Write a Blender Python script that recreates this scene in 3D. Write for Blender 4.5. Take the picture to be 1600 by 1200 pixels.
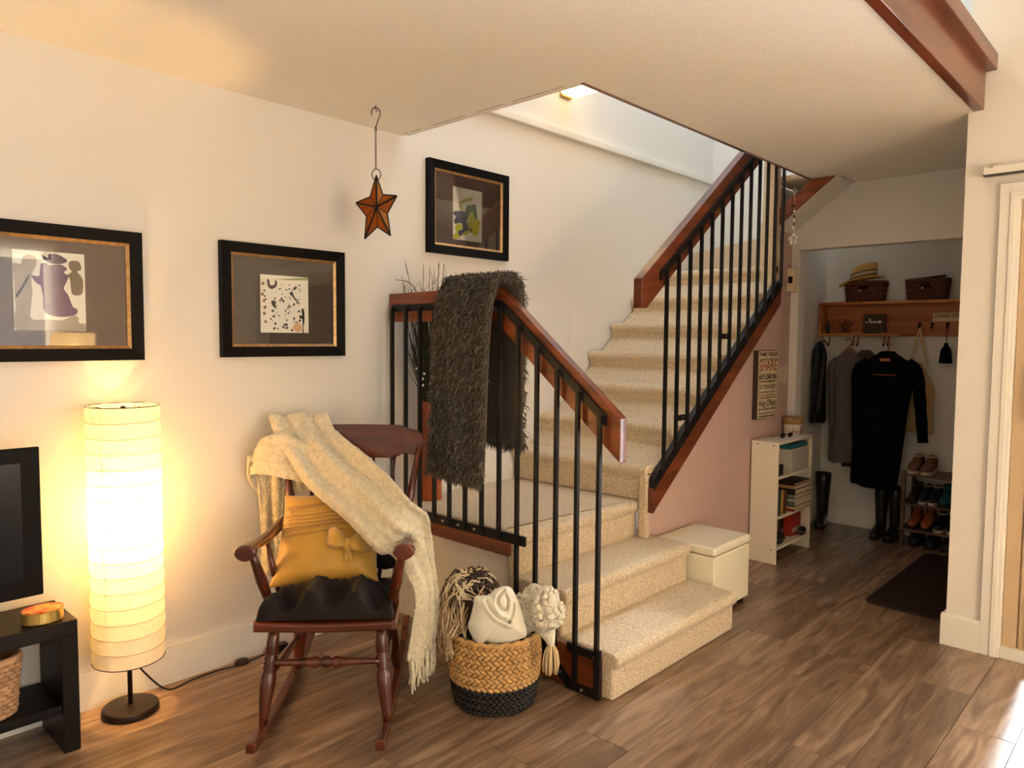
import bpy, bmesh, math, random
import numpy as np
from mathutils import Vector, Matrix
random.seed(7); rng = np.random.default_rng(7)
for o in list(bpy.data.objects): bpy.data.objects.remove(o, do_unlink=True)
scene = bpy.context.scene
COL = scene.collection
# ------------------------------------------------------------------ camera
F = 1144.5; YAW, PIT, ROL = .8159, .0611, -.0073; H = 1.4
def _cam_axes():
    w = np.array([math.sin(YAW)*math.cos(PIT), math.cos(YAW)*math.cos(PIT), -math.sin(PIT)])
    r = np.array([math.cos(YAW), -math.sin(YAW), 0]); d = np.cross(w, r)
    c, s = math.cos(ROL), math.sin(ROL)
    return np.array([c*r+s*d, -s*r+c*d, w])
CM = _cam_axes()
cam_d = bpy.data.cameras.new('camera'); cam = bpy.data.objects.new('camera', cam_d); COL.objects.link(cam)
cam_d.sensor_fit = 'HORIZONTAL'; cam_d.sensor_width = 36; cam_d.lens = 36*F/1600; cam_d.clip_start = .05
R_, D_, W_ = CM
cam.matrix_world = Matrix(((R_[0], -D_[0], -W_[0], 0), (R_[1], -D_[1], -W_[1], 0), (R_[2], -D_[2], -W_[2], H), (0, 0, 0, 1)))
scene.camera = cam
# pixel (1600x1200 frame) -> point on a plane of the room
def ray(x, y): return CM.T @ np.array([(x-800)/F, (y-600)/F, 1.0])
CAM = np.array([0, 0, H])
def onx(x, y, X): d = ray(x, y); return CAM + X/d[0]*d
def ony(x, y, Y): d = ray(x, y); return CAM + Y/d[1]*d
def onz(x, y, z): d = ray(x, y); return CAM + (z-H)/d[2]*d
# ------------------------------------------------------------------ light and exposure
vs = scene.view_settings
scene.display_settings.display_device = 'sRGB'
vs.view_transform = 'Standard'; vs.look = 'None'; vs.gamma = 1; vs.use_curve_mapping = False
vs.exposure = 0.95
world = bpy.data.worlds.new('sky'); scene.world = world; world.use_nodes = True
wn = world.node_tree.nodes; wn['Background'].inputs[0].default_value = (.75, .85, 1, 1); wn['Background'].inputs[1].default_value = 1.2
def area(name, loc, rot, sx, sy, power, col):
    l = bpy.data.lights.new(name, 'AREA'); l.shape = 'RECTANGLE'; l.size = sx; l.size_y = sy; l.energy = power; l.color = col
    o = bpy.data.objects.new(name, l); COL.objects.link(o); o.location = loc; o.rotation_euler = rot; return o
def bulb(name, loc, power, col, r=.03):
    l = bpy.data.lights.new(name, 'POINT'); l.energy = power; l.color = col; l.shadow_soft_size = r
    o = bpy.data.objects.new(name, l); COL.objects.link(o); o.location = loc; return o
WARM = (1, .62, .28)
area('window_front_offscreen', (0.9, -3.12, 1.2), (math.radians(-90), 0, 0), 3.0, 2.2, 190, (1, .90, .72))
area('glass_door_right_offscreen', (3.97, -.45, 1.05), (0, math.radians(90), 0), 1.9, 1.7, 75, (.92, .97, 1))
sun = bpy.data.lights.new('sun_offscreen', 'SUN'); sun.energy = 6; sun.color = (.86, .93, 1); sun.angle = math.radians(6)
suno = bpy.data.objects.new('sun_offscreen', sun); COL.objects.link(suno); suno.rotation_euler = Vector((-.80, -.06, -.55)).to_track_quat('-Z', 'Y').to_euler()
area('stairwell_daylight_offscreen', (3.8, 2.2, 4.84), (0, 0, 0), 2.6, .9, 25, (.58, .77, 1))
bulb('floor_lamp_bulb', (.966, 2.855, .74), 20, (1, .58, .2), .03)
# ------------------------------------------------------------------ materials
def lin(c): return tuple(((v/255)/12.92 if v/255 <= .04045 else ((v/255+.055)/1.055)**2.4) for v in c)+(1,)
MATS = {}
def mat(name, col, rough=.6, metal=0, var=None, bump=None, spec=.4, sheen=0, coat=0, rnd=0, vec=None, col2=None):
    """col sRGB 0-255; var=(scale, amount) mottling to col2 or darker; bump=(scale, strength, distance); rnd = per-object value spread"""
    if name in MATS: return MATS[name]
    m = bpy.data.materials.new(name); m.use_nodes = True; nt = m.node_tree; n = nt.nodes; L = nt.links
    b = n['Principled BSDF']; c = lin(col); b.inputs['Base Color'].default_value = c
    b.inputs['Roughness'].default_value = rough; b.inputs['Metallic'].default_value = metal
    b.inputs['Specular IOR Level'].default_value = spec; b.inputs['Sheen Weight'].default_value = sheen; b.inputs['Coat Weight'].default_value = coat
    tc = n.new('ShaderNodeTexCoord'); mp = n.new('ShaderNodeMapping'); L.new(tc.outputs['Object'], mp.inputs[0])
    if vec: mp.inputs['Scale'].default_value = vec
    out = None
    if var:
        t = n.new('ShaderNodeTexNoise'); t.inputs['Scale'].default_value = var[0]; t.inputs['Detail'].default_value = 5; L.new(mp.outputs[0], t.inputs['Vector'])
        cr = n.new('ShaderNodeValToRGB'); cr.color_ramp.elements[0].position = .36; cr.color_ramp.elements[1].position = .64
        c2 = lin(col2) if col2 else tuple(v*(1-var[1]) for v in c[:3])+(1,)
        cr.color_ramp.elements[0].color = c2; cr.color_ramp.elements[1].color = c
        L.new(t.outputs[0], cr.inputs[0]); out = cr.outputs[0]; L.new(out, b.inputs['Base Color'])
    if rnd:
        oi = n.new('ShaderNodeObjectInfo'); mr = n.new('ShaderNodeMapRange'); mr.inputs[3].default_value = 1-rnd; mr.inputs[4].default_value = 1+rnd
        L.new(oi.outputs['Random'], mr.inputs[0]); hs = n.new('ShaderNodeHueSaturation'); L.new(mr.outputs[0], hs.inputs['Value'])
        if out: L.new(out, hs.inputs['Color'])
        else: hs.inputs['Color'].default_value = c
        L.new(hs.outputs[0], b.inputs['Base Color'])
    if bump:
        t = n.new('ShaderNodeTexNoise'); t.inputs['Scale'].default_value = bump[0]; t.inputs['Detail'].default_value = 4; L.new(mp.outputs[0], t.inputs['Vector'])
        bp = n.new('ShaderNodeBump'); bp.inputs['Strength'].default_value = bump[1]; bp.inputs['Distance'].default_value = bump[2]
        L.new(t.outputs[0], bp.inputs['Height']); L.new(bp.outputs[0], b.inputs['Normal'])
    MATS[name] = m; return m
def wood(name, col, col2, axis=0, rough=.35, scale=1.0, coat=.15, rnd=0):
    """streaky grain running along local axis"""
    v = [22*scale]*3; v[axis] = 1.6*scale
    return mat(name, col, rough, var=(1.0, .3), bump=(2.0, .12, .002), vec=tuple(v), col2=col2, coat=coat, rnd=rnd)
def emit(name, col, strength):
    m = bpy.data.materials.new(name); m.use_nodes = True; b = m.node_tree.nodes['Principled BSDF']
    b.inputs['Base Color'].default_value = lin(col); b.inputs['Emission Color'].default_value = lin(col); b.inputs['Emission Strength'].default_value = strength
    MATS[name] = m; return m
def glass_mat(name='picture_glass', tint=(255, 255, 255), gloss=.09, rough=.02):
    m = bpy.data.materials.new(name); m.use_nodes = True; nt = m.node_tree; n = nt.nodes; n.clear()
    o = n.new('ShaderNodeOutputMaterial'); mx = n.new('ShaderNodeMixShader'); t = n.new('ShaderNodeBsdfTransparent'); g = n.new('ShaderNodeBsdfGlossy')
    t.inputs[0].default_value = lin(tint); g.inputs['Roughness'].default_value = rough
    lw = n.new('ShaderNodeFresnel'); lw.inputs[0].default_value = 1.45
    mt = n.new('ShaderNodeMath'); mt.operation = 'MULTIPLY'; mt.inputs[1].default_value = gloss/.045
    nt.links.new(lw.outputs[0], mt.inputs[0]); nt.links.new(mt.outputs[0], mx.inputs[0]); nt.links.new(t.outputs[0], mx.inputs[1]); nt.links.new(g.outputs[0], mx.inputs[2]); nt.links.new(mx.outputs[0], o.inputs[0])
    MATS[name] = m; return m
def translucent(name, col, rough=.8, mixf=.5, bump=None, clear=0):
    m = bpy.data.materials.new(name); m.use_nodes = True; nt = m.node_tree; n = nt.nodes; n.clear()
    o = n.new('ShaderNodeOutputMaterial'); mx = n.new('ShaderNodeMixShader'); t = n.new('ShaderNodeBsdfTranslucent'); d = n.new('ShaderNodeBsdfDiffuse')
    t.inputs[0].default_value = lin(col); d.inputs[0].default_value = lin(col); mx.inputs[0].default_value = mixf
    nt.links.new(d.outputs[0], mx.inputs[1]); nt.links.new(t.outputs[0], mx.inputs[2])
    if clear:
        m2 = n.new('ShaderNodeMixShader'); tr = n.new('ShaderNodeBsdfTransparent'); tr.inputs[0].default_value = lin(col); m2.inputs[0].default_value = clear
        nt.links.new(mx.outputs[0], m2.inputs[1]); nt.links.new(tr.outputs[0], m2.inputs[2]); nt.links.new(m2.outputs[0], o.inputs[0])
    else: nt.links.new(mx.outputs[0], o.inputs[0])
    if bump:
        tc = n.new('ShaderNodeTexCoord'); x = n.new('ShaderNodeTexNoise'); x.inputs['Scale'].default_value = bump[0]; bp = n.new('ShaderNodeBump'); bp.inputs['Strength'].default_value = bump[1]; bp.inputs['Distance'].default_value = bump[2]
        nt.links.new(tc.outputs['Object'], x.inputs['Vector']); nt.links.new(x.outputs[0], bp.inputs['Height'])
        nt.links.new(bp.outputs[0], d.inputs['Normal']); nt.links.new(bp.outputs[0], t.inputs['Normal'])
    MATS[name] = m; return m
# ------------------------------------------------------------------ mesh builder
class MB:
    def __init__(s): s.v = []; s.f = []
    def add(s, vs, fs):
        k = len(s.v); s.v += [tuple(map(float, p)) for p in vs]; s.f += [tuple(i+k for i in f) for f in fs]; return s
    def box(s, x0, x1, y0, y1, z0, z1):
        return s.add([(x0, y0, z0), (x1, y0, z0), (x1, y1, z0), (x0, y1, z0), (x0, y0, z1), (x1, y0, z1), (x1, y1, z1), (x0, y1, z1)],
                     [(0, 3, 2, 1), (4, 5, 6, 7), (0, 1, 5, 4), (1, 2, 6, 5), (2, 3, 7, 6), (3, 0, 4, 7)])
    def bar(s, p0, p1, w, h, up=(0, 0, 1)):
        p0 = np.array(p0, float); p1 = np.array(p1, float); t = p1-p0; t /= np.linalg.norm(t); u = np.array(up, float)
        a = np.cross(t, u); a /= np.linalg.norm(a); b = np.cross(a, t)
        q = [p+a*w/2*i+b*h/2*j for p in (p0, p1) for i, j in ((-1, -1), (1, -1), (1, 1), (-1, 1))]
        return s.add(q, [(0, 1, 2, 3), (7, 6, 5, 4), (0, 4, 5, 1), (1, 5, 6, 2), (2, 6, 7, 3), (3, 7, 4, 0)])
    def prism(s, poly, axis, a0, a1):
        """poly: 2D points; axis 0: (y,z) extruded along x, 1: (x,z) along y, 2: (x,y) along z"""
        def P(p, a): return (a, p[0], p[1]) if axis == 0 else (p[0], a, p[1]) if axis == 1 else (p[0], p[1], a)
        n = len(poly); vs = [P(p, a0) for p in poly]+[P(p, a1) for p in poly]
        fs = [tuple(range(n)), tuple(range(2*n-1, n-1, -1))]+[(i, i+n, (i+1) % n+n, (i+1) % n) for i in range(n)]
        return s.add(vs, fs)
    def tube(s, pts, r, n=8, closed=False, cap=True, sq=1.0):
        pts = [np.array(p, float) for p in pts]; m = len(pts); rr = r if hasattr(r, '__len__') else [r]*m
        prev = None; vs = []
        for i, p in enumerate(pts):
            if closed: t = pts[(i+1) % m]-pts[i-1]
            else: t = pts[min(i+1, m-1)]-pts[max(i-1, 0)]
            t = t/(np.linalg.norm(t)+1e-12)
            if prev is None:
                u = np.array([0, 0, 1.]) if abs(t[2]) < .9 else np.array([1., 0, 0]); a = np.cross(t, u)
            else: a = prev-t*np.dot(prev, t)
            a = a/(np.linalg.norm(a)+1e-12); prev = a; b = np.cross(t, a)
            for k in range(n):
                th = 2*math.pi*k/n; vs.append(p+rr[i]*(math.cos(th)*a+sq*math.sin(th)*b))
        fs = []
        for i in range(m if closed else m-1):
            j = (i+1) % m
            for k in range(n): fs.append((i*n+k, i*n+(k+1) % n, j*n+(k+1) % n, j*n+k))
        if cap and not closed: fs += [tuple(range(n-1, -1, -1)), tuple((m-1)*n+k for k in range(n))]
        return s.add(vs, fs)
    def cyl(s, p0, p1, r0, r1=None, n=16): return s.tube([p0, p1], [r0, r0 if r1 is None else r1], n)
    def lathe(s, prof, c=(0, 0, 0), n=32, cap=True, wob=None, sx=1, sy=1):
        vs = []; m = len(prof)
        for i, (r, z) in enumerate(prof):
            for k in range(n):
                th = 2*math.pi*k/n; q = r*(1+(wob(th, z) if wob else 0))
                vs.append((c[0]+sx*q*math.cos(th), c[1]+sy*q*math.sin(th), c[2]+z))
        fs = [(i*n+k, i*n+(k+1) % n, (i+1)*n+(k+1) % n, (i+1)*n+k) for i in range(m-1) for k in range(n)]
        if cap: fs += [tuple(range(n-1, -1, -1)), tuple((m-1)*n+k for k in range(n))]
        return s.add(vs, fs)
    def grid(s, P, cu=False, cv=False):
        P = np.asarray(P); a, b = P.shape[:2]
        fs = [(i*b+j, i*b+(j+1) % b, ((i+1) % a)*b+(j+1) % b, ((i+1) % a)*b+j) for i in range(a if cu else a-1) for j in range(b if cv else b-1)]
        return s.add(P.reshape(-1, 3), fs)
    def ball(s, c, r, nu=16, nv=10):
        r = r if hasattr(r, '__len__') else (r, r, r)
        P = [[(c[0]+r[0]*math.sin(math.pi*i/nv)*math.cos(2*math.pi*j/nu), c[1]+r[1]*math.sin(math.pi*i/nv)*math.sin(2*math.pi*j/nu), c[2]+r[2]*math.cos(math.pi*i/nv)) for j in range(nu)] for i in range(nv+1)]
        return s.grid(P, cv=True)
    def mesh(s, name, m, smooth=False, origin=(0, 0, 0)):
        me = bpy.data.meshes.new(name); o = np.array(origin)
        me.from_pydata([tuple(np.array(p)-o) for p in s.v], [], s.f)
        bm = bmesh.new(); bm.from_mesh(me); bmesh.ops.remove_doubles(bm, verts=bm.verts, dist=1e-6); bmesh.ops.recalc_face_normals(bm, faces=bm.faces); bm.to_mesh(me); bm.free()
        if m: me.materials.append(m)
        if smooth: me.polygons.foreach_set('use_smooth', [True]*len(me.polygons))
        me.update(); return me
    def build(s, name, m, parent=None, smooth=False, bevel=0, seg=2, origin=None, solid=0, subs=0, local=False):
        """vertices in world axes unless local; origin defaults to the parent's place"""
        if origin is None: origin = (0, 0, 0) if (parent is None or local) else tuple(parent['_w']) if '_w' in parent else tuple(parent.location)
        ob = bpy.data.objects.new(name, s.mesh(name, m, smooth, origin)); COL.objects.link(ob)
        if parent is not None: ob.parent = parent; ob['_w'] = list(origin)
        else: ob.location = origin
        if solid: md = ob.modifiers.new('solidify', 'SOLIDIFY'); md.thickness = solid; md.offset = 0
        if subs: md = ob.modifiers.new('subsurf', 'SUBSURF'); md.levels = md.render_levels = subs
        if bevel:
            md = ob.modifiers.new('bevel', 'BEVEL'); md.width = bevel; md.segments = seg; md.limit_method = 'ANGLE'; md.angle_limit = math.radians(40)
            ob.data.polygons.foreach_set('use_smooth', [True]*len(ob.data.polygons)); wnm = ob.modifiers.new('wn', 'WEIGHTED_NORMAL'); wnm.keep_sharp = True
        return ob
def tag(o, label=None, cat=None, group=None, kind=None):
    if label: o['label'] = label
    if cat: o['category'] = cat
    if group: o['group'] = group
    if kind: o['kind'] = kind
    return o
def thing(name, label, cat, loc=(0, 0, 0), rotz=0, group=None):
    o = bpy.data.objects.new(name, None); COL.objects.link(o); o.location = tuple(map(float, loc)); o.rotation_euler = (0, 0, rotz); o.empty_display_size = .1
    return tag(o, label, cat, group)
def struct(name, mb, m, **k): return tag(mb.build(name, m, **k), kind='structure')
def dup(root, loc, label=None, rotz=None):
    r = root.copy(); COL.objects.link(r); r.location = loc
    if rotz is not None: r.rotation_euler = (0, 0, rotz)
    if label: r['label'] = label
    for ch in list(root.children):
        c = ch.copy(); COL.objects.link(c); c.parent = r
        for g in ch.children: d = g.copy(); COL.objects.link(d); d.parent = c
    return r
def spline(pts, n, closed=False):
    P = np.array(pts, float); m = len(P); out = []
    for s in np.linspace(0, m if closed else m-1, n, endpoint=not closed):
        i = min(int(s), m-1 if closed else m-2); t = s-i
        g = (lambda k: P[k % m]) if closed else (lambda k: P[min(max(k, 0), m-1)])
        a, b, c, d = g(i-1), g(i), g(i+1), g(i+2)
        out.append(.5*((2*b)+(-a+c)*t+(2*a-5*b+4*c-d)*t*t+(-a+3*b-3*c+d)*t**3))
    return np.array(out)
def text(name, s, size, m, parent, M, sx=1.0, extrude=.0006, align='CENTER', bold=0):
    cu = bpy.data.curves.new(name, 'FONT'); cu.body = s; cu.size = size; cu.extrude = extrude; cu.align_x = align; cu.align_y = 'CENTER'; cu.offset = bold
    t = bpy.data.objects.new(name, cu); COL.objects.link(t)
    bpy.context.view_layer.update()
    me = bpy.data.meshes.new_from_object(t.evaluated_get(bpy.context.evaluated_depsgraph_get())); bpy.data.objects.remove(t, do_unlink=True)
    me.transform(Matrix.Diagonal((sx, 1, 1, 1))); me.transform(M); me.materials.clear(); me.materials.append(m)
    o = bpy.data.objects.new(name, me); COL.objects.link(o); o.parent = parent; return o
# ------------------------------------------------------------------ structure
Y0 = 2.99; ZC = 2.42; YM = 2.07; XH = 4.98; XB = 5.8; XW = 3.82
m_wall = mat('wall_paint', (236, 230, 220), .75, bump=(180, .06, .002), spec=.2)
m_mauve = mat('mauve_paint', (202, 170, 158), .75, bump=(180, .06, .002), spec=.2)
m_ceil = mat('textured_ceiling_paint', (250, 245, 234), .9, bump=(130, .55, .006), spec=.1)
m_trimw = mat('white_trim_paint', (240, 235, 224), .4, spec=.4)
m_dwood = wood('stained_wood', (122, 62, 33), (88, 41, 21), 0, .3, 1.0, .25)
m_dwood_y = wood('stained_wood_along_rail', (138, 71, 36), (100, 47, 22), 1, .3, 1.0, .25)
m_black = mat('black_metal', (26, 24, 23), .42, .3, bump=(60, .05, .001))
m_carpet = mat('berber_carpet', (248, 230, 196), .95, var=(135, .4), bump=(240, .9, .006), spec=.05, col2=(192, 162, 124), sheen=.3)
for e_, p_ in zip(m_carpet.node_tree.nodes['Color Ramp'].color_ramp.elements, (.30, .70)): e_.position = p_
m_chrome = mat('bright_bolt', (210, 205, 195), .3, 1)
# floor: underlay slab and one object for each plank
fl = struct('floor', MB().box(-1.6, 6.0, -3.2, 3.1, -.06, -.012), mat('underlay', (70, 52, 40), .9))
def plank_mat():
    m = mat('laminate_plank', (150, 116, 88), .32, spec=.45)
    nt = m.node_tree; n = nt.nodes; L = nt.links; b = n['Principled BSDF']; tc = n.new('ShaderNodeTexCoord'); oi = n.new('ShaderNodeObjectInfo')
    mul = n.new('ShaderNodeVectorMath'); mul.operation = 'SCALE'; mul.inputs[0].default_value = (37, 53, 11); L.new(oi.outputs['Random'], mul.inputs['Scale'])
    ad = n.new('ShaderNodeVectorMath'); L.new(tc.outputs['Object'], ad.inputs[0]); L.new(mul.outputs[0], ad.inputs[1])
    mp = n.new('ShaderNodeMapping'); mp.inputs['Scale'].default_value = (1.3, 8, 1); L.new(ad.outputs[0], mp.inputs[0])
    t1 = n.new('ShaderNodeTexNoise'); t1.inputs['Scale'].default_value = 1.6; t1.inputs['Detail'].default_value = 4; t1.inputs['Distortion'].default_value = 1.4; L.new(mp.outputs[0], t1.inputs['Vector'])
    mp2 = n.new('ShaderNodeMapping'); mp2.inputs['Scale'].default_value = (3, 70, 1); L.new(ad.outputs[0], mp2.inputs[0])
    t2 = n.new('ShaderNodeTexNoise'); t2.inputs['Scale'].default_value = 1.5; t2.inputs['Detail'].default_value = 3; L.new(mp2.outputs[0], t2.inputs['Vector'])
    cr = n.new('ShaderNodeValToRGB'); e = cr.color_ramp.elements; e[0].position = .28; e[0].color = lin((106, 84, 67)); e[1].position = .72; e[1].color = lin((164, 136, 110))
    x = e.new(.5); x.color = lin((136, 110, 87)); L.new(t1.outputs[0], cr.inputs[0])
    mx = n.new('ShaderNodeMix'); mx.data_type = 'RGBA'; mx.blend_type = 'MULTIPLY'; mx.inputs[0].default_value = .38
    c2 = n.new('ShaderNodeValToRGB'); c2.color_ramp.elements[0].position = .35; c2.color_ramp.elements[0].color = (.55, .52, .5, 1); c2.color_ramp.elements[1].position = .62
    L.new(t2.outputs[0], c2.inputs[0]); L.new(cr.outputs[0], mx.inputs[6]); L.new(c2.outputs[0], mx.inputs[7])
    mr = n.new('ShaderNodeMapRange'); mr.inputs[3].default_value = .78; mr.inputs[4].default_value = 1.22; L.new(oi.outputs['Random'], mr.inputs[0])
    hs = n.new('ShaderNodeHueSaturation'); L.new(mr.outputs[0], hs.inputs['Value']); L.new(mx.outputs[2], hs.inputs['Color']); L.new(hs.outputs[0], b.inputs['Base Color'])
    bp = n.new('ShaderNodeBump'); bp.inputs['Strength'].default_value = .15; bp.inputs['Distance'].default_value = .002; L.new(t2.outputs[0], bp.inputs['Height']); L.new(bp.outputs[0], b.inputs['Normal'])
    b.inputs['Roughness'].default_value = .26
    return m
m_plank = plank_mat()
PW, PLEN = .19, 1.28; pme = {}
for i in range(33):
    y0 = -3.2+PW*i; y1 = min(y0+PW, Y0); x = -1.6-random.choice([.2, .5, .8, 1.05])
    while x < 5.9:
        x0 = max(x, -1.6); x1 = min(x+PLEN, 5.9); x += PLEN
        if x1-x0 < .05 or (x0 > 3.95 and y1 < .7): continue
        key = (round(x1-x0, 3), round(y1-y0, 3))
        if key not in pme:
            lx, ly = key; g = .0012
            pme[key] = MB().prism([(g, -.012), (lx-g, -.012), (lx-g, -.0015), (lx-g-.0015, 0), (g+.0015, 0), (g, -.0015)], 1, g, ly-g).mesh('floor_plank', m_plank)
        o = bpy.data.objects.new('floor_plank', pme[key]); COL.objects.link(o); o.parent = fl; o.location = (x0, y0, 0)
# walls
struct('wall_back', MB().box(-1.6, 5.7, Y0, 3.12, 0, 2.67), m_wall)
struct('wall_back_upper', MB().box(-1.6, 5.7, 3.01, 3.12, 2.67, 4.9), m_wall)
struct('trim_1', MB().box(2.3, 5.6, 2.962, 3.01, 2.668, 2.712), m_trimw, bevel=.004)
struct('wall_left', MB().box(-1.72, -1.6, -3.2, 3.12, 0, 4.9), m_wall)
struct('wall_front', MB().box(-1.6, -.6, -3.3, -3.2, 0, 4.9).box(2.4, 3.94, -3.3, -3.2, 0, 4.9).box(-.6, 2.4, -3.3, -3.2, 0, .1).box(-.6, 2.4, -3.3, -3.2, 2.3, 4.9), m_wall)
struct('wall_right', MB().box(XW, XW+.12, .597, .81, 0, 4.9).box(XW, XW+.12, -3.2, -1.4, 0, 4.9).box(XW, XW+.12, -1.4, .597, 2.02, 4.9), m_wall)
struct('wall_hall', MB().box(XW+.12, 5.92, .70, .81, 0, 2.65), m_wall)
struct('wall_closet_back', MB().box(XB, XB+.1, .81, 2.24, 0, ZC), m_wall)
struct('wall_closet_left', MB().box(XH+.1, XB, 2.135, 2.2, 0, ZC), m_wall)
struct('wall_closet_header', MB().box(XH, XH+.1, .81, 2.016, 2.017, ZC).box(XH, XH+.1, 2.016, YM+.008, 0, ZC), m_wall)
struct('wall_stair_side', MB().prism([(3.216, 0), (XH, 0), (XH, 2.14), (4.701, 2.14), (4.701, 1.69), (3.216, .56)], 1, YM, YM+.03), m_mauve)
struct('wall_stair_end', MB().box(5.6, 5.7, 2.2, Y0+.02, 1.6, 4.9).box(5.6, 5.7, .8, 2.2, ZC+.01, 4.9), m_wall)
struct('wall_landing', MB().box(2.30, 2.33, 2.15, Y0, 0, .47), m_wall)
struct('wall_loft', MB().box(5.6, 5.7, -.5, .8, 2.65, 4.9).box(3.94, 5.7, .6, .7, 2.65, 4.9), m_wall)
# sloping soffit under the turn of the stairs
struct('ceiling_soffit', MB().prism([(YM+.032, 2.115), (YM+.02, 2.115), (1.685, ZC), (1.685, ZC+.06), (YM+.032, 2.19)], 0, 4.701, XH), m_wall)
# ceilings
struct('ceiling', MB().box(-1.6, 2.36, .78, Y0, ZC, 2.65).box(2.36, 4.72, .78, 1.84, ZC, 2.65).box(4.72, 5.9, .81, 1.66, ZC, 2.65), m_ceil)
for a, b in ((0, .03), (.05, .12), (.2, .42), (.5, .66), (.7, .9), (.91, .98)):
    ya_, yb2_ = 2.95-a*1.05, 2.95-b*1.05; cr_ = MB().box(2.338, 2.3395, yb2_, ya_, ZC-.0012, ZC+.001).build('paint_crack', mat('crack_line', (120, 78, 44), .9)); cr_.parent = bpy.data.objects['ceiling']
struct('ceiling_upper', MB().box(-1.72, 5.7, -3.3, 3.12, 4.9, 5.0), m_ceil)
struct('trim_2', MB().box(2.36, 4.72, 1.84, 1.856, ZC-.003, 2.66), m_dwood)
struct('trim_3', MB().box(2.36, 2.372, 1.86, Y0-.03, ZC-.002, 2.66), m_wall)
# loft fascia beam and its cap
struct('trim_4', MB().box(-1.6, 3.765, .738, .779, ZC-.012, 2.60), m_dwood, bevel=.004)
struct('trim_5', MB().box(-1.6, 3.79, .70, .79, 2.575, 2.645), m_dwood, bevel=.004)
# baseboards
bb = [(0, 0), (0, .125), (-.004, .138), (-.014, .14), (-.014, 0)]
struct('baseboard_back', MB().prism([(Y0+a*1.1, b*1.05) for a, b in bb], 0, -1.6, 2.30), m_trimw)
struct('baseboard_landing', MB().prism([(Y0+a, .5685+b*.8) for a, b in bb], 0, 2.30, 3.17), m_trimw)
struct('baseboard_side', MB().prism([(2.30+a, b) for a, b in bb], 1, 2.15, Y0-.016), m_trimw)
struct('baseboard_right', MB().prism([(XW-.02, 0), (XW-.02, .135), (XW-.012, .142), (XW, .145), (XW, 0)], 1, .672, .828).box(XW-.001, XW+.12, .8105, .828, 0, .138), m_trimw)
struct('baseboard_closet', MB().prism([(XB+a, b*.95) for a, b in bb], 1, .82, 2.13), m_trimw)
# door casing, sliding glass door
struct('trim_6', MB().prism([(.597, 0), (.597, 2.015), (-1.4, 2.015), (-1.4, 2.088), (.672, 2.088), (.672, 0)], 0, XW-.02, XW).prism([(.612, 0), (.612, 2.03), (-1.4, 2.03), (-1.4, 2.05), (.632, 2.05), (.632, 0)], 0, XW-.026, XW-.02), m_trimw, bevel=.002)
d1 = tag(bpy.data.objects.new('door_1', None), kind='structure'); COL.objects.link(d1); d1.location = (XW+.06, 0, 0)
m_stile = mat('tan_door_frame', (196, 172, 140), .5)
MB().box(XW+.03, XW+.075, .497, .534, .045, 2.015).box(XW+.03, XW+.075, .541, .596, .045, 2.015).box(XW+.042, XW+.07, .530, .545, .045, 2.015).box(XW+.03, XW+.075, -.42, .497, .045, .16).box(XW+.03, XW+.075, -.42, .497, 1.91, 2.015).box(XW+.03, XW+.075, -.50, -.42, .045, 2.015).build('door_frame', m_stile, d1, bevel=.003)
MB().box(XW+.05, XW+.056, -.42, .497, .16, 1.91).build('pane', glass_mat('door_glass', gloss=.06), d1)
MB().box(XW+.08, XW+.115, -1.4, -1.32, .045, 2.015).box(XW+.08, XW+.115, -.55, -.46, .045, 2.015).box(XW+.08, XW+.115, -1.32, -.55, .045, .16).box(XW+.08, XW+.115, -1.32, -.55, 1.91, 2.015).build('door_frame', m_stile, d1); MB().box(XW+.095, XW+.10, -1.32, -.55, .16, 1.91).build('pane', MATS['door_glass'], d1)
MB().box(XW-.015, XW+.12, -1.4, .597, 0, .045).build('door_sill', m_trimw, d1, bevel=.003)
MB().tube([(XW+.03, .515, 1.32), (XW+.0, .515, 1.30), (XW-.005, .515, 1.2), (XW+.0, .515, 1.08), (XW+.03, .515, 1.06)], .012, 8).build('door_handle', mat('brushed_nickel', (200, 190, 170), .35, .8), d1, smooth=True)
# window behind the room, for the daylight and the reflections in the picture glass
w1 = tag(bpy.data.objects.new('window_1', None), kind='structure'); COL.objects.link(w1); w1.location = (.9, -3.22, .1)
MB().box(-.6, -.53, -3.26, -3.2, .1, 2.3).box(2.33, 2.4, -3.26, -3.2, .1, 2.3).box(.86, .94, -3.26, -3.2, .1, 2.3).box(-.6, 2.4, -3.26, -3.2, .1, .18).box(-.6, 2.4, -3.26, -3.2, 2.22, 2.3).build('window_frame', m_trimw, w1)
for a, b in ((-.53, .86), (.94, 2.33)): MB().box(a, b, -3.235, -3.23, .18, 2.22).build('pane', MATS['door_glass'], w1)
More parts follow.
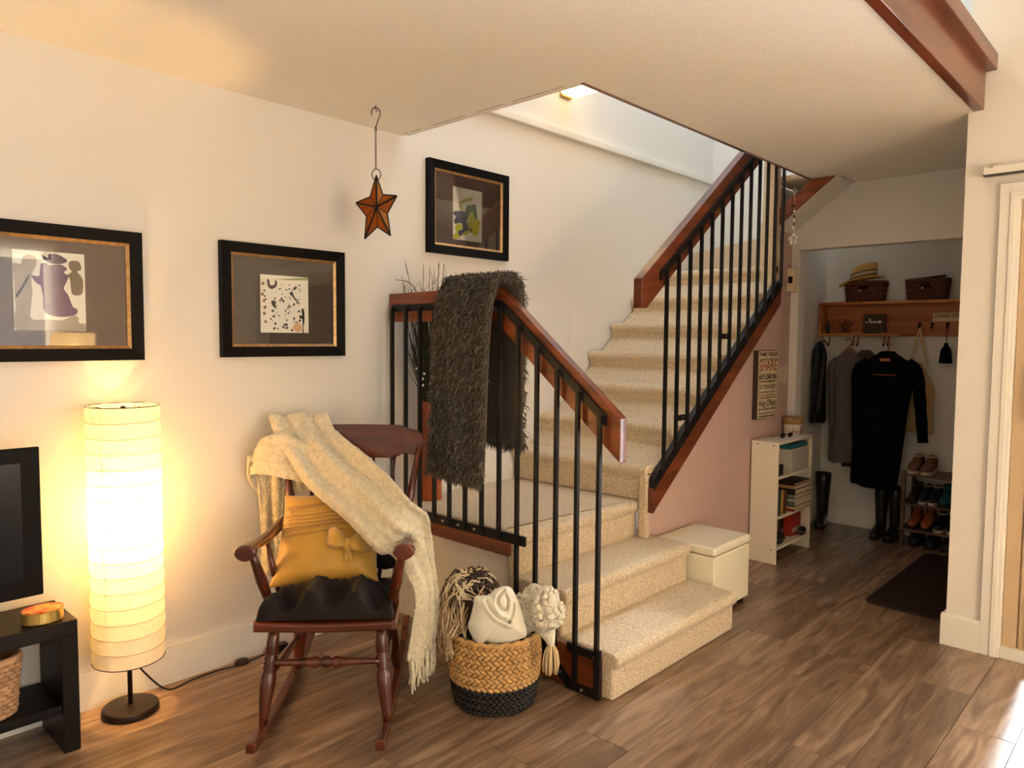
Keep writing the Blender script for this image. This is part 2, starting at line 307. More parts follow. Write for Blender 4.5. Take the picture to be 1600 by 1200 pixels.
# ------------------------------------------------------------------ staircase
RI, RU = .1895, .2465
def step_prof(f, depth, z0, z1, sgn=1, zb=None):
    zb = z0 if zb is None else zb
    return [(f+.024, z0), (f+.024, z1-.062), (f+.010, z1-.056), (f+.001, z1-.042), (f-.001, z1-.028), (f+.004, z1-.012), (f+.017, z1-.002), (f+.034, z1), (f+depth, z1), (f+depth, zb)]
st = thing('staircase', 'L-shaped staircase in beige speckled carpet rising from the floor to a landing', 'staircase', (2.275, 1.575, 0))
XL, XR = 2.277, 3.28
def rounded(o): return o
MB().prism(step_prof(1.575, .30, 0, RI), 0, XL, XR).build('step', m_carpet, st, bevel=.012)
MB().prism(step_prof(1.83, .30, 0, 2*RI), 0, XL, XR).build('step', m_carpet, st, bevel=.012)
MB().prism(step_prof(2.09, .06, 0, 3*RI), 0, XL, 3.205).box(XL, 3.20, 2.15, 2.985, .45, 3*RI).build('landing', m_carpet, st, bevel=.012)
for n in range(4, 11):
    f = 3.165+RU*(n-4); z = RI*n
    MB().prism(step_prof(f, RU+.03 if n < 10 else .05, z-RI, z, zb=z-.03), 1, 2.035, 2.985).build('step', m_carpet, st, bevel=.012)
# corner return of the first upper step, down to the second tread
MB().box(3.172, 3.215, 2.035, 2.085, 2*RI, 4*RI-.03).build('corner_return', m_carpet, st, bevel=.01)
PX, PY = 4.66, 2.10
for n, pts in ((10, [(4.68, 2.116), (4.68, 2.985), (5.595, 2.985), (5.595, 2.21), (4.97, 2.21), (4.97, 2.11)]), (11, [(PX, PY), (5.21, 2.985), (5.595, 2.985), (5.595, 2.21), (4.97, 2.21), (4.97, 2.11), (PX, 2.11)]), (12, [(PX, PY), (5.595, 2.60), (5.595, 2.21), (4.97, 2.21), (4.97, 2.11), (PX, 2.105)]), (13, [(PX+.02, 1.85), (PX+.02, 2.09), (5.595, 2.09), (5.595, 1.85)]), (14, [(PX+.08, 1.68), (PX+.08, 1.86), (5.595, 1.86), (5.595, 1.68)])):
    MB().prism(pts, 2, 2.424 if n == 13 else RI*(n-1)+(.06 if n > 12 else 0), RI*n).build('winder_step', m_carpet, st, bevel=.012)
MB().box(4.705, 5.595, 2.104, 2.118, RI*12-.01, 2.43).build('winder_riser', m_carpet, st)
MB().box(4.60, 4.70, 2.035, 2.115, RI*9, 3.0).build('newel_wrap', m_carpet, st, bevel=.012)
MB().prism([(3.20, .56), (3.20, .66), (4.66, 1.79), (4.66, 1.68)], 1, 2.04, 2.98).build('carriage', m_carpet, st)
# stained side boards of the stairs
MB().prism([(3.185, .515), (3.185, .645), (4.665, 1.77), (4.665, 1.64)], 1, 2.0, 2.034).build('side_board', m_dwood, st, bevel=.003)
MB().prism([(2.14, .462), (2.14, .56), (2.985, .56), (2.985, .462)], 0, 2.258, 2.29).build('landing_board', m_dwood_y, st, bevel=.003)
MB().prism([(1.645, .004), (1.645, .165), (1.98, .165), (1.98, .004)], 0, 2.256, 2.275).build('side_board', m_dwood_y, st)
MB().prism([(2.07, 2.125), (2.07, 2.235), (1.858, 2.400), (1.836, 2.419), (1.693, 2.419)], 0, 4.68, 4.70).build('turn_board', m_dwood_y, st, bevel=.003)
# ------------------------------------------------------------------ lower railing
ra = thing('stair_railing', 'stained wood handrail with thin black metal balusters beside the lower steps and landing', 'railing', (2.262, 2.3, 0))
hp = [(2.985, 1.482), (2.985, 1.622), (2.215, 1.628), (1.575, 1.105), (1.575, .935), (2.245, 1.482)]
MB().prism(hp, 0, 2.268, 2.312).build('handrail', m_dwood_y, ra, bevel=.004)
tb = [(2.95, 1.533), (2.95, 1.566), (2.19, 1.566), (1.635, 1.115), (1.635, 1.073), (2.20, 1.533)]
MB().prism(tb, 0, 2.255, 2.268).build('top_bar', m_black, ra)
MB().box(2.246, 2.258, 2.035, 2.955, .528, .57).build('base_bar', m_black, ra)
MB().prism([(1.79, .0), (1.79, .045), (2.05, .245), (2.05, .20)], 0, 2.244, 2.256).build('base_bar', m_black, ra)
MB().box(2.244, 2.256, 1.645, 1.80, .004, .035).box(2.244, 2.256, 1.645, 1.80, .155, .19).box(2.24, 2.256, 1.635, 1.662, .004, .20).build('foot_bracket', m_black, ra)
for i in range(13):
    y = 2.93-.1065*i
    zt = 1.55 if y > 2.2 else 1.095+(y-1.635)*.815
    zb = .535 if y > 2.10 else .235 if y > 2.0 else max(.01, .03+(y-1.79)*.77)
    MB().box(2.236, 2.252, y-.008, y+.008, zb, zt).build('baluster', m_black, ra)
    if 0 < i < 7:
        MB().cyl((2.240, y+.045, .55), (2.246, y+.045, .55), .0065, n=8).build('bolt', m_chrome, ra)
for y, z in ((1.83, .06), (1.72, .02), (1.66, .17)): MB().cyl((2.236, y, z), (2.244, y, z), .006, n=8).build('bolt', m_chrome, ra)
# ------------------------------------------------------------------ upper railing
rb = thing('stair_railing', 'steep stained wood handrail with black balusters above the mauve wall', 'railing', (3.2, 2.0, .6))
sl = .757
def ub(x): return .645+sl*(x-3.185)
MB().prism([(3.045, 1.557), (3.045, 1.70), (3.06, 1.712), (4.72, 1.712+sl*1.66), (4.72, 1.557+sl*1.63), (3.09, 1.557)], 1, 2.0, 2.05).build('handrail', m_dwood, rb, bevel=.003)
MB().prism([(3.20, 1.70), (3.20, 1.745), (4.70, 1.745+sl*1.5), (4.70, 1.70+sl*1.5)], 1, 1.988, 2.0).build('top_bar', m_black, rb)
MB().prism([(3.187, .64), (3.187, .69), (3.22, .725), (4.60, .725+sl*1.39), (4.665, 1.79), (4.665, 1.75)], 1, 1.996, 2.03).build('base_bar', m_black, rb)
for i in range(13):
    x = 3.24+.1138*i
    MB().box(x-.008, x+.008, 1.972, 1.988, ub(x)+.03, 1.72+sl*(x-3.2) if i < 11 else 2.66).build('baluster', m_black, rb)
for i, z in ((1, .98), (5, 1.41)):
    x = 3.24+.1138*i; MB().box(x, x+.1138, 1.975, 1.988, z, z+.03).build('cross_bracket', m_black, rb); MB().cyl((x+.057, 1.97, z+.015), (x+.057, 1.976, z+.015), .004, n=8).build('bolt', m_chrome, rb)
# ------------------------------------------------------------------ framed pictures on the back wall
m_frame = mat('black_frame', (10, 8, 7), .55, spec=.12, bump=(40, .05, .001)); m_gold = mat('gold_lip', (190, 150, 100), .35, .6, var=(60, .3))
m_paper = mat('art_paper', (253, 249, 234), .8); g_pic = glass_mat('picture_glass', gloss=.036)
def picture(label, x0, x1, z0, z1, mcol, paper, blots, dots=()):
    t = thing('framed_picture', label, 'picture', ((x0+x1)/2, Y0, z0), group='framed paintings on the back wall')
    b, d = .044, .03
    for nm, i0, i1, yo, yi, m in (('frame', 0, b, .034, .026, m_frame), ('gold_lip', b, b+.012, .026, .020, m_gold)):
        mb = MB(); ring = []
        for off, dep in ((i0, .001 if nm == 'frame' else .012), (i0, yo), (i1, yi), (i1, .012)):
            ring.append([(x0+off, Y0-dep, z0+off), (x1-off, Y0-dep, z0+off), (x1-off, Y0-dep, z1-off), (x0+off, Y0-dep, z1-off)])
        mb.grid(np.array(ring), cv=True).build(nm, m, t)
    i = b+.010; MB().box(x0+i, x1-i, Y0-.014, Y0-.010, z0+i, z1-i).build('mat_board', mat(mcol[0], mcol[1], .8, var=(6, .12)), t)
    yp = Y0-.0145
    P = [ony(a, c, yp) for a, c in paper]; xs = [p[0] for p in P]; zs = [p[2] for p in P]
    px0, px1, pz0, pz1 = min(xs), max(xs), min(zs), max(zs)
    pap = MB().box(px0, px1, yp-.0006, yp, pz0, pz1).build('painting', m_paper, t)
    for k, (m, poly) in enumerate(blots):
        q = [ony(a, c, yp-.001) for a, c in poly]; q = [(min(max(p[0], px0), px1), min(max(p[2], pz0), pz1)) for p in q]
        if len(q) > 4: q = [tuple(v) for v in spline(q, len(q)*4, True)]; q = [(min(max(a, px0), px1), min(max(c, pz0), pz1)) for a, c in q]
        MB().prism(q, 1, yp-.0008-.00015*k, yp-.0004).build('paint_patch', m, pap)
    if dots:
        for m, lst in dots:
            mb = MB()
            for (a, c, r) in lst:
                p = ony(a, c, yp); mb.prism([(p[0]+r*math.cos(h)*(.8+.4*random.random()), p[2]+r*math.sin(h)*(.8+.4*random.random())) for h in np.linspace(0, 6.28, 9)[:-1]], 1, yp-.0016, yp-.0006)
            tag(mb.build('ink_spots', m, pap), kind='stuff')
    MB().box(x0+b, x1-b, Y0-.020, Y0-.018, z0+b, z1-b).build('glass', g_pic, t)
    return t
def zp(x0, y0, s, pts): return [(x0+a/s, y0+b/s) for a, b in pts]
pc = lambda n, c: mat('paint_'+n, c, .8, var=(14, .18))
z1 = lambda pts: zp(0, 360, 5.713, pts)
picture('wide black frame with a purple figure painting beside the television', .486, 1.083, 1.31, 1.793, ('taupe_mat_board', (126, 110, 96)), z1([(105, 170), (745, 215), (770, 885), (150, 890)]),
    [(pc('grey', (196, 184, 168)), z1([(115, 295), (185, 300), (200, 240), (250, 215), (315, 235), (325, 310), (290, 380), (280, 470), (290, 560), (275, 700), (285, 790), (420, 795), (560, 800), (660, 760), (700, 780), (705, 825), (770, 840), (770, 890), (150, 890), (140, 700), (125, 450)])),
     (pc('purple', (132, 98, 128)), z1([(365, 300), (420, 292), (440, 312), (540, 305), (600, 345), (570, 375), (610, 410), (590, 470), (570, 520), (610, 580), (650, 680), (690, 705), (685, 745), (620, 768), (520, 770), (420, 745), (390, 700), (385, 600), (365, 500), (340, 480), (300, 440), (285, 400), (350, 405)])),
     (pc('plum', (96, 70, 100)), z1([(435, 215), (510, 212), (600, 268), (560, 295), (480, 298), (400, 270), (370, 215), (430, 250)])),
     (pc('umber', (150, 134, 112)), z1([(615, 285), (660, 270), (710, 285), (725, 350), (690, 370), (740, 440), (735, 560), (690, 580), (640, 560), (625, 440), (600, 400), (640, 370), (615, 330)])),
     (pc('slate', (104, 96, 98)), z1([(250, 400), (255, 430), (160, 590), (140, 580), (190, 500)]))])
z2 = lambda pts: zp(390, 420, 10.909, pts)
ink = mat('ink_grey', (96, 92, 86), .8); inkd = mat('ink_black', (40, 36, 34), .8)
sp = []
for k in range(70):
    a, c = random.uniform(380, 860), random.uniform(220, 1060); sp.append((390+a/10.909, 420+c/10.909, random.choice([.002, .003, .004, .006])))
picture('black frame with a spattered ink painting above the rocking chair', 1.393, 1.989, 1.316, 1.80, ('charcoal_mat_board', (84, 74, 64)), z2([(180, 165), (995, 150), (985, 1085), (190, 1085)]),
    [(ink, z2([(300, 180), (310, 290), (370, 345), (450, 310), (470, 240), (440, 180), (430, 250), (400, 280), (350, 270), (335, 190)])),
     (ink, z2([(380, 540), (450, 560), (440, 620), (460, 680), (420, 660), (375, 600)])),
     (ink, z2([(680, 420), (730, 390), (760, 470), (860, 600), (800, 560), (730, 480)])),
     (pc('peach', (240, 196, 150)), z2([(740, 1020), (780, 930), (860, 930), (890, 1040), (820, 1080)])),
     (inkd, z2([(890, 690), (925, 700), (935, 880), (915, 1000), (920, 1085), (900, 1085), (905, 950), (895, 850), (860, 850), (850, 790), (895, 800)])),
     (pc('sage', (180, 190, 130)), z2([(440, 180), (990, 150), (990, 200), (700, 195)]))],
    [(ink, sp), (mat('ink_ochre', (160, 128, 84), .8), [(390+a/10.909, 420+c/10.909, .007) for a, c in ((225, 250), (215, 430), (245, 540), (255, 660), (250, 760), (270, 900))]), (inkd, [(390+a/10.909, 420+c/10.909, .004) for a, c in ((250, 370), (255, 465), (275, 515), (275, 645), (360, 855))])])
z3 = lambda pts: zp(690, 280, 10.9, pts)
picture('black frame with a blue and lime abstract painting above the staircase', 2.507, 3.107, 1.852, 2.337, ('grey_brown_mat_board', (104, 92, 86)), z3([(195, 130), (690, 220), (680, 1065), (195, 1015)]),
    [(pc('pale_lime', (214, 208, 130)), z3([(290, 430), (330, 370), (520, 300), (520, 360), (430, 380), (360, 420), (350, 520), (300, 500)])),
     (pc('lime', (206, 210, 60)), z3([(500, 560), (560, 590), (610, 690), (650, 720), (640, 880), (600, 960), (560, 960), (480, 900), (420, 960), (340, 950), (300, 1010), (205, 1000), (210, 940), (250, 900), (230, 820), (290, 740), (350, 780), (470, 720), (470, 640)])),
     (pc('teal', (58, 122, 92)), z3([(420, 500), (450, 440), (500, 450), (560, 430), (590, 480), (615, 640), (590, 680), (560, 660), (540, 560), (490, 580), (440, 700), (400, 620)])),
     (pc('blue', (44, 70, 120)), z3([(200, 560), (260, 540), (380, 550), (440, 620), (420, 720), (460, 800), (460, 880), (400, 880), (320, 970), (285, 890), (350, 850), (360, 780), (300, 740), (230, 760), (215, 690), (250, 640), (205, 600)])),
     (pc('dark_green', (60, 84, 40)), z3([(485, 830), (515, 830), (510, 880), (495, 915), (485, 880)]))])
# ------------------------------------------------------------------ hanging star lantern
sx, sy = 1.977, 2.695
def atdepth(px, py, dep): d = ray(px, py); return CAM+d*dep
DS = float(CM[2] @ (np.array([sx, sy, 1.95])-CAM))
t = thing('star_lantern', 'amber glass star lantern with dark metal edges hanging from the ceiling', 'lantern', (sx, sy, 1.9))
cz = 2.42; rd = R_/np.linalg.norm(R_)
hk = [np.array([sx, sy, 0])+rd*a+np.array([0, 0, z]) for a, z in spline([(-.018, 2.378), (-.017, 2.400), (-.004, 2.412), (.014, 2.404), (.020, 2.385), (.010, 2.355), (.0, 2.328), (-.004, 2.318), (0, 2.309), (.005, 2.316), (.001, 2.328)], 40)]
MB().tube(hk, .0022, 6).build('hook', m_black, t, smooth=True)
MB().tube([(sx, sy, 2.425), (sx, sy, 2.405), (sx+.006, sy, 2.396), (sx+.012, sy, 2.402)], .0018, 6).build('ceiling_eye', m_black, t)
tips = [atdepth(*p, DS) for p in ((588, 274), (620, 306), (610, 368), (570, 373), (556.5, 317))]
cen = sum(tips)/5; mb = MB(); zt = 2.309; zr = tips[0][2]+.028; nl = 22
for k in range(nl):
    z = zt-(zt-zr)*(k+.5)/nl; L = (zt-zr)/nl*.72
    ax = rd if k % 2 else np.array([W_[0], W_[1], 0])
    mb.tube([np.array([sx, sy, z])+ax*.0042*math.cos(h)+np.array([0, 0, L*math.sin(h)]) for h in np.linspace(0, 2*math.pi, 9)[:-1]], .0012, 4, closed=True)
mb.build('chain', m_black, t)
MB().tube([np.array([tips[0][0], tips[0][1], tips[0][2]+.004])+rd*.019*math.cos(h)+np.array([0, 0, .024*math.sin(h)]) for h in np.linspace(0, 2*math.pi, 25)[:-1]], .002, 6, closed=True).build('ring', m_black, t, smooth=True)
inn = []
for k in range(5):
    mid = (tips[k]+tips[(k+1) % 5])/2; inn.append(cen+(mid-cen)*.62)
fwd = W_/np.linalg.norm(W_); apf = cen-fwd*.05+rd*.008; apb = cen+fwd*.05
m_amber = translucent('amber_glass', (216, 138, 64), mixf=.7, bump=(90, .3, .004)); m_amber2 = translucent('pale_amber_glass', (240, 196, 120), mixf=.75, bump=(90, .3, .004))
lead = MB(); k = 0
for ap, sg in ((apf, 1), (apb, -1)):
    for i in range(5):
        for tri in ((ap, tips[i], inn[i]), (ap, inn[i-1], tips[i])):
            c = sum(tri)/3; q = [c+(p-c)*.96 for p in tri]
            mb = MB().add(q+[p+fwd*.003*sg for p in q], [(0, 1, 2), (5, 4, 3), (0, 3, 4, 1), (1, 4, 5, 2), (2, 5, 3, 0)]); mb.build('glass_pane', m_amber if (k*7) % 5 else m_amber2, t); k += 1
        for e in ((ap, tips[i], .0042), (ap, inn[i], .002)): lead.tube([e[0], e[1]], e[2], 5)
for i in range(5): lead.tube([tips[i], inn[i]], .0036, 5).tube([inn[i-1], tips[i]], .0036, 5)
lead.build('metal_edges', m_black, t)
# ------------------------------------------------------------------ floor lamp
lx, ly = .966, 2.855
t = thing('floor_lamp', 'tall white paper cylinder floor lamp on a round dark base, lit', 'floor lamp', (lx, ly, 0))
m_dark = mat('dark_bronze', (38, 28, 24), .4, .4)
MB().lathe([(.0, 0), (.094, 0), (.097, .006), (.097, .020), (.092, .026), (.02, .030), (.012, .034)], (lx, ly, 0), 48).build('base', m_dark, t, smooth=False, bevel=.002)
MB().cyl((lx, ly, .03), (lx, ly, .60), .0085, n=12).build('pole', m_dark, t, smooth=True)
MB().lathe([(.0, .585), (.02, .585), (.022, .64), (.0, .645)], (lx, ly, 0), 16).build('bulb_socket', m_dark, t, smooth=True)
pr = []; zz = np.linspace(.205, 1.150, 150)
for z in zz:
    ph = ((z-.205)/.0555) % 1; pr.append((.1205+.0028*math.sin(math.pi*ph)-.001*(ph < .06), z))
nz = rng.normal(size=(200,))
def wob(th, z): return .006*math.sin(3*th+17*z)*math.sin(31*z+2*th)+.004*math.sin(9*th-43*z)
m_shade = translucent('rice_paper', (250, 243, 224), mixf=.22, bump=(45, .5, .01), clear=.10)
MB().lathe(pr, (lx, ly, 0), 64, cap=False, wob=wob).build('lamp_shade', m_shade, t, smooth=True)
for z in (.207, 1.149): MB().tube([(lx+.121*math.cos(h), ly+.121*math.sin(h), z) for h in np.linspace(0, 2*math.pi, 49)[:-1]], .0018, 5, closed=True).build('wire_ring', m_dark, t)
m_hoop = mat('wire_hoop', (196, 166, 112), .7)
for k in range(1, 17):
    z = .205+.0555*k; MB().tube([(lx+.1212*(1+wob(h, z))*math.cos(h), ly+.1212*(1+wob(h, z))*math.sin(h), z+.0012*math.sin(2*h+k)) for h in np.linspace(0, 2*math.pi, 49)[:-1]], .0011, 4, closed=True).build('shade_hoop', m_hoop, t)
for h in (0.4, 2.5, 4.6): MB().tube([(lx, ly, 1.125), (lx+.12*math.cos(h), ly+.12*math.sin(h), 1.148)], .0012, 4).build('wire_spoke', m_dark, t)
MB().lathe([(.0, 1.128), (.009, 1.128), (.009, 1.146), (0, 1.148)], (lx, ly, 0), 12).build('top_cap', m_dark, t)
for h in (3.75, .9): MB().tube([(lx+.1195*math.cos(h), ly+.1195*math.sin(h), z) for z in np.linspace(.21, 1.145, 12)], .0011, 4).build('wire_rib', m_dark, t)
cp = [np.array([lx+.01, ly+.0, .21]), onz(225, 1050, .12), onz(262, 1077, .012), onz(300, 1062, .008), onz(345, 1046, .008), onz(372, 1040, .008)]
MB().tube(spline(cp, 50), .0035, 6).build('power_cord', m_dark, t, smooth=True)
c = onz(378, 1037, 0); MB().lathe([(.0, 0), (.026, 0), (.028, .006), (.022, .018), (0, .022)], (c[0], c[1], 0), 20, sx=1.2, sy=.8).build('foot_switch', m_dark, t, smooth=True)
MB().tube(spline([onz(385, 1034, .008), onz(405, 1026, .008), onz(425, 1016, .008), onz(450, 1013, .008), onz(430, 1022, .008), onz(412, 1018, .008)], 40), .0035, 6).build('power_cord', m_dark, t, smooth=True)
c = onz(432, 1017, 0); MB().box(c[0]-.05, c[0]+.05, c[1]-.02, c[1]+.02, 0, .03).build('cord_adapter', m_dark, t, bevel=.008)
# ------------------------------------------------------------------ television, bench, tin, wicker basket
m_bb = mat('black_brown_veneer', (15, 11, 9), .45, spec=.2, var=(3, .25), vec=(2, 30, 30))
t = thing('tv_bench', 'low black-brown television bench with an open lower shelf', 'tv stand', (.2, 2.84, 0))
MB().box(-.6, .758, 2.712, 2.972, .40, .45).build('top', m_bb, t, bevel=.002)
for x in (.708, -.6): MB().box(x, x+.05, 2.712, 2.972, 0, .40).build('side_panel', m_bb, t, bevel=.002)
MB().box(-.55, .708, 2.722, 2.965, .135, .165).build('shelf', m_bb, t, bevel=.002)
t = thing('television', 'flat screen television with a black bezel on the bench', 'television', (.1, 2.80, .45))
m_tv = mat('tv_plastic', (7, 6, 6), .5, spec=.12); 
MB().prism([(2.785, .537), (2.785, 1.034), (2.80, 1.034), (2.83, .98), (2.83, .58), (2.80, .537)], 0, -.22, .681).build('body', m_tv, t, bevel=.004)
MB().box(-.17, .625, 2.7835, 2.786, .60, .985).build('screen', mat('tv_screen', (5, 5, 5), .15, spec=.2), t)
MB().box(.20, .27, 2.79, 2.82, .458, .56).box(.08, .38, 2.735, 2.88, .4505, .46).build('foot', m_tv, t, bevel=.002)
c = onz(52, 956, .45)
t = thing('oval_tin', 'small gold tin with a red and yellow lid on the bench', 'tin', (c[0], 2.775, .4505))
MB().lathe([(.054, 0), (.056, .003), (.054, .036), (.056, .038)], (c[0], 2.775, .4505), 40, sx=1.1, sy=.8).build('body', mat('gold_tin', (190, 160, 90), .3, .8), t, smooth=False)
MB().lathe([(.056, .038), (.057, .043), (.053, .045), (.05, .044), (.0, .044)], (c[0], 2.775, .4505), 40, sx=1.1, sy=.8).build('lid', mat('yellow_print', (232, 190, 80), .4, var=(22, .5), col2=(204, 60, 40)), t, smooth=False)
def wicker(name, label, cat, c, sx, sy, h, m, rows, nst, par=None, cyl=False, taper=.9, group=None, hole=None):
    """basket of woven strands round upright stakes"""
    c = (c[0], c[1], c[2]+.0025); t = thing(name, label, cat, c, group=group); mb = MB(); N = nst*4
    def base(th, k):
        ct, s_ = math.cos(th), math.sin(th); e = 1 if cyl else .55
        return (sx*k*math.copysign(abs(ct)**e, ct), sy*k*math.copysign(abs(s_)**e, s_))
    for i in range(rows):
        z = h*(i+.5)/rows; k = taper+(1-taper)*z/h; pts = []
        for j in range(N):
            th = 2*math.pi*j/N; x, y = base(th, k); q = 1+.035*math.cos(math.pi*(j/2.0))*(1 if i % 2 else -1) if not cyl else 1+.025*math.cos(math.pi*(j/2.0))*(1 if i % 2 else -1)
            pts.append((c[0]+x*q, c[1]+y*q, c[2]+z+.002*math.sin(j*1.7+i)))
        if hole and i in hole[0]:                      # open hand hole in the side that faces the room (-x)
            pts = [p for p in pts[N//2:]+pts[:N//2] if not (p[0] < c[0] and abs(p[1]-c[1]) < hole[1])]; mb.tube(pts, h/rows*.62, 5)
        else: mb.tube(pts, h/rows*.62, 5, closed=True)
    mb.build('woven_wall', m, t, smooth=True)
    mb = MB()
    mb.tube([(c[0]+base(2*math.pi*j/N, 1.0)[0], c[1]+base(2*math.pi*j/N, 1.0)[1], c[2]+h) for j in range(N)], h/rows*.9, 6, closed=True)
    mb.build('rim', m, t, smooth=True)
    mb = MB().prism([(c[0]+base(2*math.pi*j/N, taper*.99)[0], c[1]+base(2*math.pi*j/N, taper*.99)[1]) for j in range(N)], 2, c[2]+.001, c[2]+.01); mb.build('bottom', m, t)
    mb = MB()
    for j in range(nst):
        th = 2*math.pi*j/nst; a = base(th, taper)
        if hole and math.cos(th) < 0 and abs(a[1]) < hole[1]: continue
        a = base(th, taper); b = base(th, 1); mb.tube([(c[0]+a[0], c[1]+a[1], c[2]), (c[0]+b[0], c[1]+b[1], c[2]+h)], .004, 5)
    tag(mb.build('stakes', m, t), kind='stuff')
    return t
wicker('wicker_basket', 'pale peeled-willow basket on the lower shelf of the bench', 'basket', (.44, 2.83, .166), .165, .095, .185, mat('pale_willow', (196, 152, 108), .6, var=(30, .35)), 12, 22)
# ------------------------------------------------------------------ table lamp on a small table behind the viewpoint (seen in the picture glass)
t = thing('side_table', 'round wooden side table under the table lamp, seen only in the picture glass', 'table', (2.1, -1.47, 0))
MB().lathe([(0, .56), (.26, .56), (.265, .57), (.265, .585), (.26, .59), (0, .59)], (2.1, -1.47, 0), 40).build('top', m_dwood, t)
MB().lathe([(.17, 0), (.17, .02), (.03, .05), (.025, .4), (.05, .56)], (2.1, -1.47, 0), 24).build('pedestal', m_dwood, t, smooth=True)
t = thing('table_lamp', 'table lamp with a cream drum shade, seen only in the picture glass', 'lamp', (2.1, -1.47, .59))
MB().lathe([(.08, .59), (.085, .60), (.03, .63), (.06, .72), (.085, .82), (.06, .95), (.018, 1.02), (.012, 1.2)], (2.1, -1.47, 0), 28).build('lamp_base', mat('ceramic_white', (220, 212, 196), .25, coat=.4), t, smooth=True)
MB().lathe([(.20, 1.15), (.165, 1.43)], (2.1, -1.47, 0), 40, cap=False).build('lamp_shade', translucent('cream_linen', (244, 226, 190), mixf=.45, clear=.2), t, smooth=True)
bulb('table_lamp_bulb_offscreen', (2.1, -1.47, 1.28), 90, (1, .73, .37), .03)
# ------------------------------------------------------------------ rocking chair (local axes: x to its left arm's right, y to its back)
CLAT, CDEP, CROT = -.66, 2.75, .058
rh = np.array([math.cos(YAW), -math.sin(YAW)]); wh = np.array([math.sin(YAW), math.cos(YAW)])
cxy = rh*CLAT+wh*CDEP; chair_rz = -YAW+CROT
def to_chair(p):
    d = np.array([p[0]-cxy[0], p[1]-cxy[1]]); c, s = math.cos(-chair_rz), math.sin(-chair_rz)
    return np.array([c*d[0]-s*d[1], s*d[0]+c*d[1], p[2]])
def LP(px, py, dep):                       # pixel and horizontal distance -> chair axes
    d = ray(px, py); k = dep/(d[0]*wh[0]+d[1]*wh[1]); return to_chair(CAM+d*k)
m_ch = wood('cherry_wood', (96, 42, 25), (64, 27, 17), 2, .25, 1.0, .45)
m_chx = wood('cherry_wood_cross', (102, 46, 27), (70, 30, 19), 0, .25, 1.0, .45)
ch = thing('rocking_chair', 'dark cherry wooden rocking chair with turned legs and spindle back', 'rocking chair', (cxy[0], cxy[1], 0), chair_rz)
def turned(p0, p1, prof, name='leg', m=m_ch, n=14):
    p0, p1 = np.array(p0), np.array(p1); MB().tube([p0+(p1-p0)*t for t, r in prof], [r for t, r in prof], n).build(name, m, ch, smooth=True, local=True)
seat = []
for j, (y, hx) in enumerate(((-.275, .235), (-.262, .247), (-.1, .243), (.10, .225), (.205, .205), (.215, .19))):
    e = .006 if j in (0, 5) else 0
    seat.append([(-hx, y, .382+e), (-hx*.99, y, .420-e), (-hx*.5, y, .414-e), (0, y, .412-e), (hx*.5, y, .414-e), (hx*.99, y, .420-e), (hx, y, .382+e), (0, y, .376+e)])
MB().grid(np.array(seat), cv=True).add([p for p in seat[0]], [(7, 6, 5, 4, 3, 2, 1, 0)]).add([p for p in seat[-1]], [(0, 1, 2, 3, 4, 5, 6, 7)]).build('seat', m_chx, ch, local=True, bevel=.004)
LEG = [(0, .019), (.15, .021), (.28, .024), (.31, .019), (.335, .026), (.36, .02), (.385, .027), (.41, .02), (.435, .026), (.46, .02), (.5, .026), (.6, .027), (.78, .022), (.9, .017), (1, .014)]
for s in (-1, 1):
    turned((s*.185, -.205, .385), (s*.215, -.265, .055), LEG)
    turned((s*.165, .135, .385), (s*.20, .20, .045), LEG)
    ys = np.linspace(-.43, .60, 22); rk = []
    for y in ys:
        z = .002+y*y*.22; w = .016; hh = .042*(1-.35*abs(y/.6)**3); x = s*.21
        rk.append([(x-w, y, z), (x+w, y, z), (x+w, y, z+hh), (x-w, y, z+hh)])
    rk = np.array(rk); MB().grid(rk, cv=True).add(rk[0], [(3, 2, 1, 0)]).add(rk[-1], [(0, 1, 2, 3)]).build('rocker', m_chx, ch, local=True, bevel=.005)
    turned((s*.20, -.235, .21), (s*.183, .17, .20), [(0, .010), (.3, .012), (.5, .016), (.7, .012), (1, .010)], 'stretcher')
    # arm
    A = spline([(s*.272, -.255, .655), (s*.272, -.20, .662), (s*.268, -.08, .648), (s*.262, .06, .646), (s*.25, .215, .66)], 16); ar = []
    for i, p in enumerate(A):
        t = i/15; w = .030+.012*math.exp(-((t-.12)/.12)**2)-.006*t; hh = .016+.014*math.exp(-(t/.16)**2)
        ar.append([(p[0]+w*math.cos(a), p[1], p[2]+hh*math.sin(a)) for a in np.linspace(0, 2*math.pi, 15)[:-1]])
    ar = np.array(ar); MB().grid(ar, cv=True).add(ar[0], [tuple(range(13, -1, -1))]).add(ar[-1], [tuple(range(14))]).build('arm', m_chx, ch, local=True, bevel=.006)
    turned((s*.215, -.13, .415), (s*.266, -.20, .65), [(0, .014), (.15, .016), (.5, .021), (.8, .016), (1, .013)], 'arm_post')
    turned((s*.220, .0, .415), (s*.262, -.02, .64), [(0, .009), (.5, .013), (1, .009)], 'arm_spindle')
    turned((s*.195, .195, .41), (s*.283, .368, .93), [(0, .014), (.2, .018), (.45, .021), (.6, .016), (.62, .02), (.7, .015), (1, .012)], 'back_post')
turned((-.20, -.238, .262), (.20, -.238, .262), [(0, .009), (.1, .011), (.32, .014), (.42, .021), (.45, .013), (.48, .02), (.52, .02), (.55, .013), (.58, .021), (.68, .014), (.9, .011), (1, .009)], 'stretcher')
turned((-.185, .17, .245), (.185, .17, .245), [(0, .009), (.5, .012), (1, .009)], 'stretcher')
for i in range(5):
    x = -.13+.065*i; turned((x, .195, .412), (x*1.38, .375, .90), [(0, .008), (.3, .0105), (1, .007)], 'spindle', n=8)
